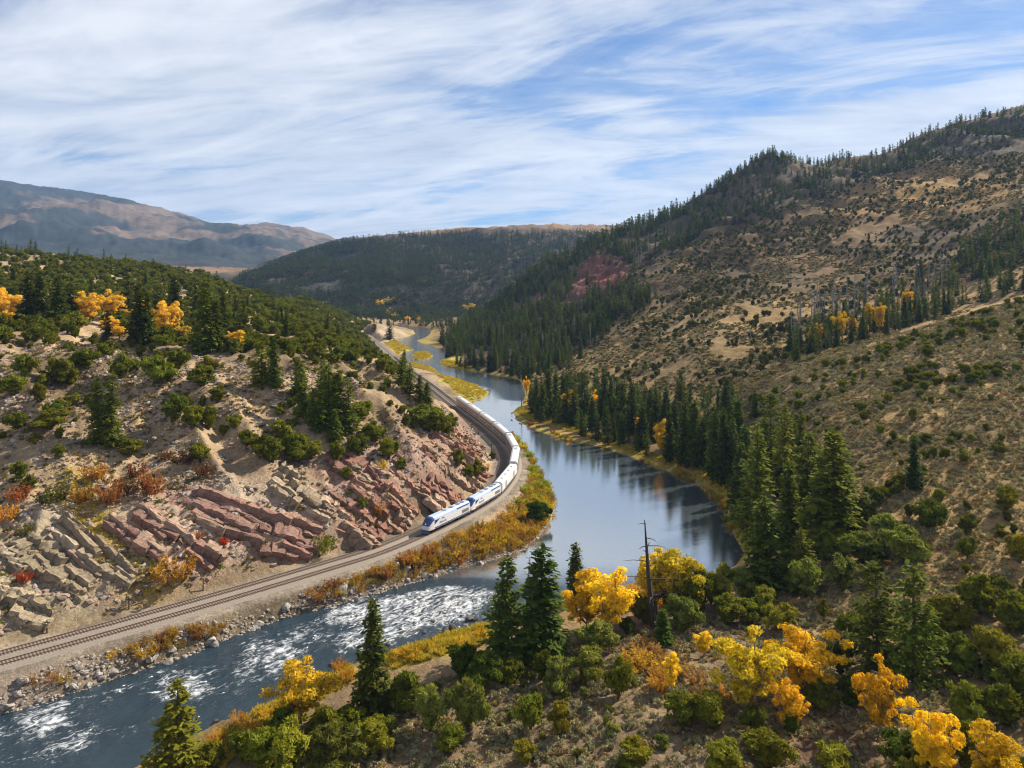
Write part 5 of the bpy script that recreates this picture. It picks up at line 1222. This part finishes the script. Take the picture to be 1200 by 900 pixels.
PROTO = bpy.data.collections.new('plant_sources')
def proto_set(tag_, items):
    c = bpy.data.collections.new(tag_)
    for i, (tr, trunk, lm, tm) in enumerate(items):
        tt_ = trunk.tris() if trunk is not None else np.zeros((0, 3, 3))
        me_ = tri_mesh(tag_, np.concatenate([tr, tt_]), [lm, tm], np.r_[np.zeros(len(tr)), np.ones(len(tt_))])
        o = bpy.data.objects.new(f'{tag_}_{i}', me_); c.objects.link(o)
    return c
def gn_mass(name, pts, scl, coll, nvar, label, cat=None):
    n = len(pts)
    if n == 0: return
    me_ = bpy.data.meshes.new(name); me_.vertices.add(n); me_.vertices.foreach_set('co', np.asarray(pts, np.float32).ravel())
    a_ = me_.attributes.new('size', 'FLOAT_VECTOR', 'POINT'); a_.data.foreach_set('vector', np.asarray(scl, np.float32).ravel())
    rot = np.c_[NPR.uniform(-.05, .05, n), NPR.uniform(-.05, .05, n), NPR.uniform(0, 6.28, n)]
    a_ = me_.attributes.new('turn', 'FLOAT_VECTOR', 'POINT'); a_.data.foreach_set('vector', rot.astype(np.float32).ravel())
    a_ = me_.attributes.new('pick', 'INT', 'POINT'); a_.data.foreach_set('value', NPR.randint(0, nvar, n).astype(np.int32))
    o = bpy.data.objects.new(name, me_); COL.objects.link(o); tag(o, label, cat, kind='stuff')
    g = bpy.data.node_groups.new(name, 'GeometryNodeTree')
    g.interface.new_socket('Geometry', in_out='INPUT', socket_type='NodeSocketGeometry'); g.interface.new_socket('Geometry', in_out='OUTPUT', socket_type='NodeSocketGeometry')
    gi = g.nodes.new('NodeGroupInput'); go = g.nodes.new('NodeGroupOutput'); ip = g.nodes.new('GeometryNodeInstanceOnPoints'); ci = g.nodes.new('GeometryNodeCollectionInfo')
    ci.inputs['Collection'].default_value = coll; ci.inputs['Separate Children'].default_value = True; ci.inputs['Reset Children'].default_value = True
    def na(nm_, typ):
        q = g.nodes.new('GeometryNodeInputNamedAttribute'); q.data_type = typ; q.inputs['Name'].default_value = nm_; return q.outputs[0]
    g.links.new(gi.outputs[0], ip.inputs['Points']); g.links.new(ci.outputs[0], ip.inputs['Instance']); ip.inputs['Pick Instance'].default_value = True
    g.links.new(na('pick', 'INT'), ip.inputs['Instance Index']); g.links.new(na('size', 'FLOAT_VECTOR'), ip.inputs['Scale'])
    er = g.nodes.new('FunctionNodeEulerToRotation'); g.links.new(na('turn', 'FLOAT_VECTOR'), er.inputs[0]); g.links.new(er.outputs[0], ip.inputs['Rotation'])
    g.links.new(ip.outputs[0], go.inputs[0])
    md = o.modifiers.new('instances', 'NODES'); md.node_group = g
    return o
ML = {'con_dark': mat_leaf('forest_needles', (.046, .069, .023), nscale=.25), 'con_mid': mat_leaf('bank_needles', (.054, .082, .023), nscale=.3),
      'jun': mat_leaf('juniper_leaves', (.098, .118, .023), nscale=.3), 'jun_dark': mat_leaf('shrub_leaves', (.058, .068, .028), nscale=.3), 'sage': mat_leaf('sage_leaves', (.285, .275, .160), .3, .15, 1.5, (1.1, .97, .8), (1, 1, 1)),
      'sage2': mat_leaf('rabbitbrush_leaves', (.27, .20, .09), .3, .15, 1.5, (1.1, .95, .8), (1, 1, 1)), 'grass': mat_leaf('gold_grass_blades', (.50, .36, .045), .25, .3, .3, (.88, 1.04, .9), (1, 1, 1)), 'far': mat_leaf('far_needles', (.036, .052, .026), nscale=.1)}
def con_items(seed, lm, n=4, **kw): return [(*conifer(seed + i, R=[.17, .2, .15, .19][i % 4], **kw), lm, M['bark']) for i in range(n)]
SETS = {'ridge': proto_set('forest_conifer', con_items(600, ML['con_dark'], levels=15, per=7, nsp=4, size=.10, gap=.08)),
        'bank': proto_set('bank_conifer', con_items(620, ML['con_mid'], levels=20, per=8, nsp=5, size=.068, gap=.08)),
        'far': proto_set('far_conifer', con_items(640, ML['far'], 3, levels=8, per=5, nsp=2, size=.16)),
        'jun': proto_set('hill_juniper', [(*juniper(660 + i, n=420, size=.19, lobes=9, tall=[1, 1.15, .9, 1.05][i]), ML['jun'], M['bark']) for i in range(4)]),
        'jund': proto_set('mountain_shrub', [(*juniper(680 + i, n=260, size=.22, lobes=7, tall=[1, 1.2, .85][i]), ML['jun_dark'], M['bark']) for i in range(3)])}
def sage_mesh(seed, n=70):
    r = np.random.RandomState(seed); c = r.normal(size=(7, 3)) * [.28, .28, .1] + [0, 0, .35]
    t_ = leaf_blob(c, r.uniform(.22, .4, 7), n, .26, r, .5, 1.3, .8); t_[:, :, 2] = np.maximum(t_[:, :, 2], -.05); return t_
def tuft(seed, n=26):
    r = np.random.RandomState(seed); a_ = r.uniform(0, 6.3, n); o_ = r.uniform(0, .5, n); P0 = np.c_[o_ * np.cos(a_), o_ * np.sin(a_), np.zeros(n)]
    d = unit(np.c_[np.cos(a_) * .5 + r.normal(size=n) * .3, np.sin(a_) * .5 + r.normal(size=n) * .3, np.ones(n)]); s_ = unit(np.cross(d, r.normal(size=(n, 3)))) * .13
    return np.stack([P0 - s_, P0 + s_, P0 + d * r.uniform(.6, 1.1, n)[:, None]], 1)
SETS['sage'] = proto_set('sagebrush', [(sage_mesh(700 + i), None, ML['sage'] if i < 4 else ML['sage2'], M['bark']) for i in range(5)])
SETS['dry'] = proto_set('dry_brush', [(sage_mesh(770 + i), None, [ML['jun'], ML['sage2'], ML['sage'], ML['jun_dark'], ML['sage2']][i], M['bark']) for i in range(5)])
SETS['brush'] = proto_set('dark_brush', [(sage_mesh(710 + i), None, [ML['jun_dark'], ML['sage'], ML['jun_dark'], ML['sage2'], ML['jun_dark']][i], M['bark']) for i in range(5)])
SETS['grass'] = proto_set('grass_tuft', [(tuft(720 + i), None, ML['grass'], M['bark']) for i in range(4)])
def stone_tris(seed):
    r = np.random.RandomState(seed); bm = bmesh.new(); bmesh.ops.create_icosphere(bm, subdivisions=1, radius=.5)
    t_ = np.array([[tuple(v.co * (1 + .25 * math.sin(v.co.x * 9 + seed) + .15 * math.cos(v.co.y * 11 + seed * 2))) for v in f.verts] for f in bm.faces]); bm.free(); return t_ * [1.2, .9, .7]
M['stone'] = plain('loose_stone', (.33, .28, .23), .95, 0, .4, .6)
M['redstone'] = plain('red_loose_stone', (.32, .22, .165), .95, 0, .4, .6)
SETS['stone'] = proto_set('loose_stone', [(stone_tris(740 + i), None, M['stone'], M['stone']) for i in range(4)])
M['darkstone'] = plain('dark_loose_stone', (.15, .11, .09), .95, 0, .4, .6)
SETS['redstone'] = proto_set('scree_stone', [(stone_tris(750 + i), None, [M['redstone'], M['stone'], M['darkstone'], M['redstone']][i], M['redstone']) for i in range(4)])
for W_ in ALL:
    pts, h = W_['pts'], W_['h']; u, v = proj(pts[:, 0], pts[:, 1], pts[:, 2] + h * .6)
    px_h = h * F / pts[:, 1]; inside = (u > 0) & (u < 1200) & (v > 0) & (v < 895)
    score = np.where(inside & visible(pts[:, 0], pts[:, 1], pts[:, 2] + h * .6), px_h, -1)
    o_ = np.argsort(-score); solo = [i for i in o_[:W_['solo']] if score[i] > 0]; rest = np.setdiff1d(np.arange(len(pts)), solo)
    for i in solo:
        plant(W_['kind'], Vector(pts[i]) - Vector((0, 0, .15)), h[i], W_['w'][i], vary(W_['cols'][rng.randrange(len(W_['cols']))]), W_['label'], W_['cat'], W_['group'], mid=px_h[i] < 22)
    nat = .38 if W_['kind'] == 'conifer' else .9
    st = {'forest_trees': 'ridge', 'ridge_forest': 'ridge', 'draw_trees': 'bank', 'bank_trees': 'bank', 'hill_conifers': 'bank', 'mountain_shrubs': 'jund'}.get(W_['mass'], 'jun')
    lab = {'forest_trees': 'mass of dark conifers clothing the slope around the red cliff', 'ridge_forest': 'mass of dark conifers under the skyline ridge', 'draw_trees': 'mass of conifers filling the wooded draw', 'bank_trees': 'conifer thicket along the far bank of the pool',
           'hill_conifers': 'slender conifers spread through the railway hill', 'hill_junipers': 'mass of junipers covering the railway hill', 'scree_junipers': 'small junipers spread over the scree', 'slope_junipers': 'small junipers spread over the sagebrush slope', 'mountain_shrubs': 'brush speckling the brown mountainside',
           'near_junipers': 'juniper thicket on the shaded slope by the gully', 'near_bank_junipers': 'small junipers spread over the sagebrush bank'}[W_['mass']]
    gn_mass(W_['mass'], pts[rest] - [0, 0, .15], np.c_[W_['w'][rest] / nat, W_['w'][rest] / nat, h[rest]], SETS[st], len(SETS[st].objects), lab)
# forest on the hill that closes the valley
p = scatter([[(285, 322), (340, 302), (400, 284), (470, 276), (560, 272), (700, 270), (700, 300), (620, 330), (520, 392), (430, 392), (400, 375), (330, 352), (270, 335)]], 1380, 2500, .022, (150, -.42, 21))
u_, v_ = proj(p[:, 0], p[:, 1], p[:, 2]); p = p[NPR.rand(len(p)) < np.clip(1.25 - (u_ - 300) / 420, .28, 1) * np.clip((v_ - 262) / 22, .15, 1)]
h = NPR.uniform(9, 16, len(p)); gn_mass('valley_hill_forest', p - [0, 0, .3], np.c_[h * 1.1, h * 1.1, h], SETS['far'], 3, 'dark forest on the hill that closes the valley')
p = scatter([[(415, 384), (425, 368), (530, 372), (530, 392), (505, 388), (470, 381), (440, 386)]], 1100, 1560, .014, (40, -.15, 31)); h = NPR.uniform(6, 12, len(p)); gn_mass('valley_floor_trees', p - [0, 0, .2], np.c_[h * 1.1, h * 1.1, h], SETS['ridge'], 4, 'trees on the valley floor beyond the river bend')
# sagebrush
SAGE = [[(280, 960), (300, 890), (420, 830), (600, 770), (740, 740), (860, 720), (900, 640), (930, 540), (830, 500), (850, 455), (960, 405), (1100, 370), (1200, 338), (1300, 300), (1300, 960)]]
p = scatter(SAGE, 80, 410, .95, (6, -.34, 23)); h = NPR.uniform(.35, 1.2, len(p)); gn_mass('sagebrush', p, np.c_[h * 1.1, h * 1.1, h], SETS['sage'], 5, 'grey green sagebrush covering the bank and slope opposite the railway')
p = scatter([[(610, 447), (690, 375), (760, 300), (800, 270), (870, 258), (1000, 214), (1200, 150), (1260, 140), (1260, 330), (1200, 345), (960, 420), (850, 470), (760, 462)]], 340, 1050, .16, (25, -.16, 25)); h = NPR.uniform(.6, 1.9, len(p)); gn_mass('mountain_brush', p, np.c_[h * 1.2, h * 1.2, h], SETS['brush'], 5, 'low grey brush over the brown mountainside')
p = scatter([[(0, 400), (250, 400), (420, 415), (520, 480), (580, 545), (400, 640), (150, 705), (-60, 740)]], 150, 340, .42, (8, -.06, 27)); h = NPR.uniform(.3, 1.1, len(p)); gn_mass('scree_brush', p, np.c_[h * 1.2, h * 1.2, h], SETS['dry'], 5, 'dry low brush over the scree and cliff above the railway')
# gold grass
p = scatter([[(225, 885), (320, 820), (410, 770), (415, 795), (330, 855), (260, 900)], [(448, 770), (520, 745), (595, 726), (595, 748), (520, 768), (460, 785)]], 100, 220, 1.6); h = NPR.uniform(.5, 1.2, len(p)); gn_mass('gold_grass', p, np.c_[h, h, h], SETS['grass'], 4, 'tall gold grass along the bank opposite the railway')
p = scatter([[(510, 438), (560, 446), (578, 458), (566, 471), (545, 468)], [(440, 405), (470, 396), (515, 420), (520, 440), (482, 430)], [(512, 420), (545, 425), (560, 440), (515, 432)]], 420, 1000, .30); h = NPR.uniform(.6, 1.4, len(p)); gn_mass('bar_grass', p, np.c_[h * 1.5, h * 1.5, h], SETS['grass'], 4, 'gold grass on the river bars and islands')
p = scatter([[(70, 545), (100, 560), (130, 600), (175, 650), (240, 685), (170, 708), (130, 680), (95, 630), (65, 580)], [(600, 640), (650, 600), (600, 520), (615, 515), (660, 590), (640, 640)]], 150, 320, 1.1); h = NPR.uniform(.4, .9, len(p)); gn_mass('gully_grass', p, np.c_[h, h, h], SETS['grass'], 4, 'gold grass in the cliff gully and at the railway bend')
# willow thicket between the gravel and the water
WCOL = [(.44, .27, .03), (.50, .34, .03), (.36, .19, .05), (.32, .26, .04), (.26, .14, .06)]
SETS['willow'] = proto_set('willow', [(*willow(760 + i, 420, 18), mat_leaf(f'willow_leaves_{i}', WCOL[i], trans=.4, hue=(1.02, .95, .85), warm=(1, 1, 1)), M['bark']) for i in range(5)])
qi = NPR.randint(0, len(LB), 2400); off = NPR.uniform(1.0, 12, 2400); q = LB[qi] + lbn[qi] * off[:, None]; q = q[gsample(D_RAIL, q[:, 0], q[:, 1]) > 8.2]
uq, _ = proj(q[:, 0], q[:, 1], np.full(len(q), 2.0)); q = q[NPR.rand(len(q)) < np.interp(uq, [0, 150, 175, 270, 285, 350, 390, 660], [.1, .1, .7, .7, .06, .1, .8, .8])]
h = NPR.uniform(.9, 2.4, len(q)); gn_mass('willow_thicket', np.c_[q, ground(q[:, 0], q[:, 1]) - .1], np.c_[h, h, h], SETS['willow'], 5, 'gold and rust willow thicket filling the bank below the railway')
p = scatter([[(600, 478), (615, 490), (700, 516), (800, 552), (850, 586), (872, 642), (884, 640), (862, 574), (800, 541), (700, 510), (620, 478)]], 205, 460, .8); h = NPR.uniform(.5, 1.2, len(p)); gn_mass('pool_edge_grass', p, np.c_[h, h, h], SETS['grass'], 4, 'gold grass along the far edge of the calm pool')
# loose stones
p = scatter([[(0, 560), (250, 520), (420, 500), (540, 470), (585, 540), (400, 645), (150, 712), (-60, 760)], [(0, 400), (260, 420), (430, 440), (400, 520), (100, 560), (0, 560)]], 150, 330, 1.3, (5, -.08, 29)); h = NPR.uniform(.2, 1.1, len(p)) ** 1.6 * NPR.uniform(.5, 1.6, len(p)) + .12; gn_mass('scree_stones', p, np.c_[h, h, h], SETS['redstone'], 4, 'loose stones strewn over the cliff and scree')
keepi = NPR.randint(0, len(LB), 2600); off = np.abs(NPR.normal(0, 3.5, 2600)) - .5; q = LB[keepi] + lbn[keepi] * off[:, None]; q = q[gsample(D_RAIL, q[:, 0], q[:, 1]) > 7.2]
uq, _ = proj(q[:, 0], q[:, 1], np.zeros(len(q))); q = q[NPR.rand(len(q)) < np.interp(uq, [0, 380, 600], [1, 1, .3])]
h = NPR.uniform(.25, .9, len(q)); gn_mass('bank_stones', np.c_[q, np.maximum(ground(q[:, 0], q[:, 1]), -.1) + .05], np.c_[h, h, h], SETS['stone'], 4, 'small stones packed between the riverbank boulders')

# ------------------------------------------------------------------ air
hm = bpy.data.materials.new('air'); hm.use_nodes = True; nt = hm.node_tree; nt.nodes.clear()
o_ = nd(nt, 'ShaderNodeOutputMaterial'); pv = nd(nt, 'ShaderNodeVolumePrincipled'); nt.links.new(pv.outputs[0], o_.inputs['Volume'])
pv.inputs['Color'].default_value = (.36, .60, 1.0, 1); pv.inputs['Density'].default_value = 4.6e-5; pv.inputs['Anisotropy'].default_value = 0.2
b = MB(); xm = float(np.abs(GX).max()) + 200; b.box(-xm, xm, -300, float(GY.max()) + 200, float(GZ.min()) - 1.0, float(GZ.max()) + 60)
hz = b.build('haze', hm); tag(hz, 'thin blue air filling the whole valley', kind='stuff')
# look-alikes of one set are told apart by height, build and tone
def third(v, vals, words):
    a_, b_ = np.percentile(vals, (33, 67)); return words[0] if v < a_ else words[2] if v > b_ else words[1]
sets = {}
for rec in SIZED: sets.setdefault(rec[0]['label'], []).append(rec)
for lab, recs in sets.items():
    if len(recs) < 4: continue
    hs = [r[1] for r in recs]; bs = [r[2] / r[1] for r in recs]; ts = [sum(r[3]) for r in recs]; rock = recs[0][0]['category'] == 'boulder'
    nw_ = len(lab.split())
    for o, h, w, c in recs:
        words = [third(h, hs, ('small', 'mid-sized', 'large') if rock else ('short', 'mid-height', 'tall'))]
        if len(recs) > 8 and nw_ <= 14: words.append(third(sum(c), ts, ('greyish', '', 'whitish') if rock else ('deep-toned', '', 'light-toned')))
        if len(recs) > 16 and nw_ <= 13 and not rock: words.append(third(w / h, bs, ('slim', '', 'broad')))
        body = lab[5:] if lab.startswith('tall ') else lab
        o['label'] = ' '.join([x for x in words if x] + [body])
print('PLANTS', COUNT)
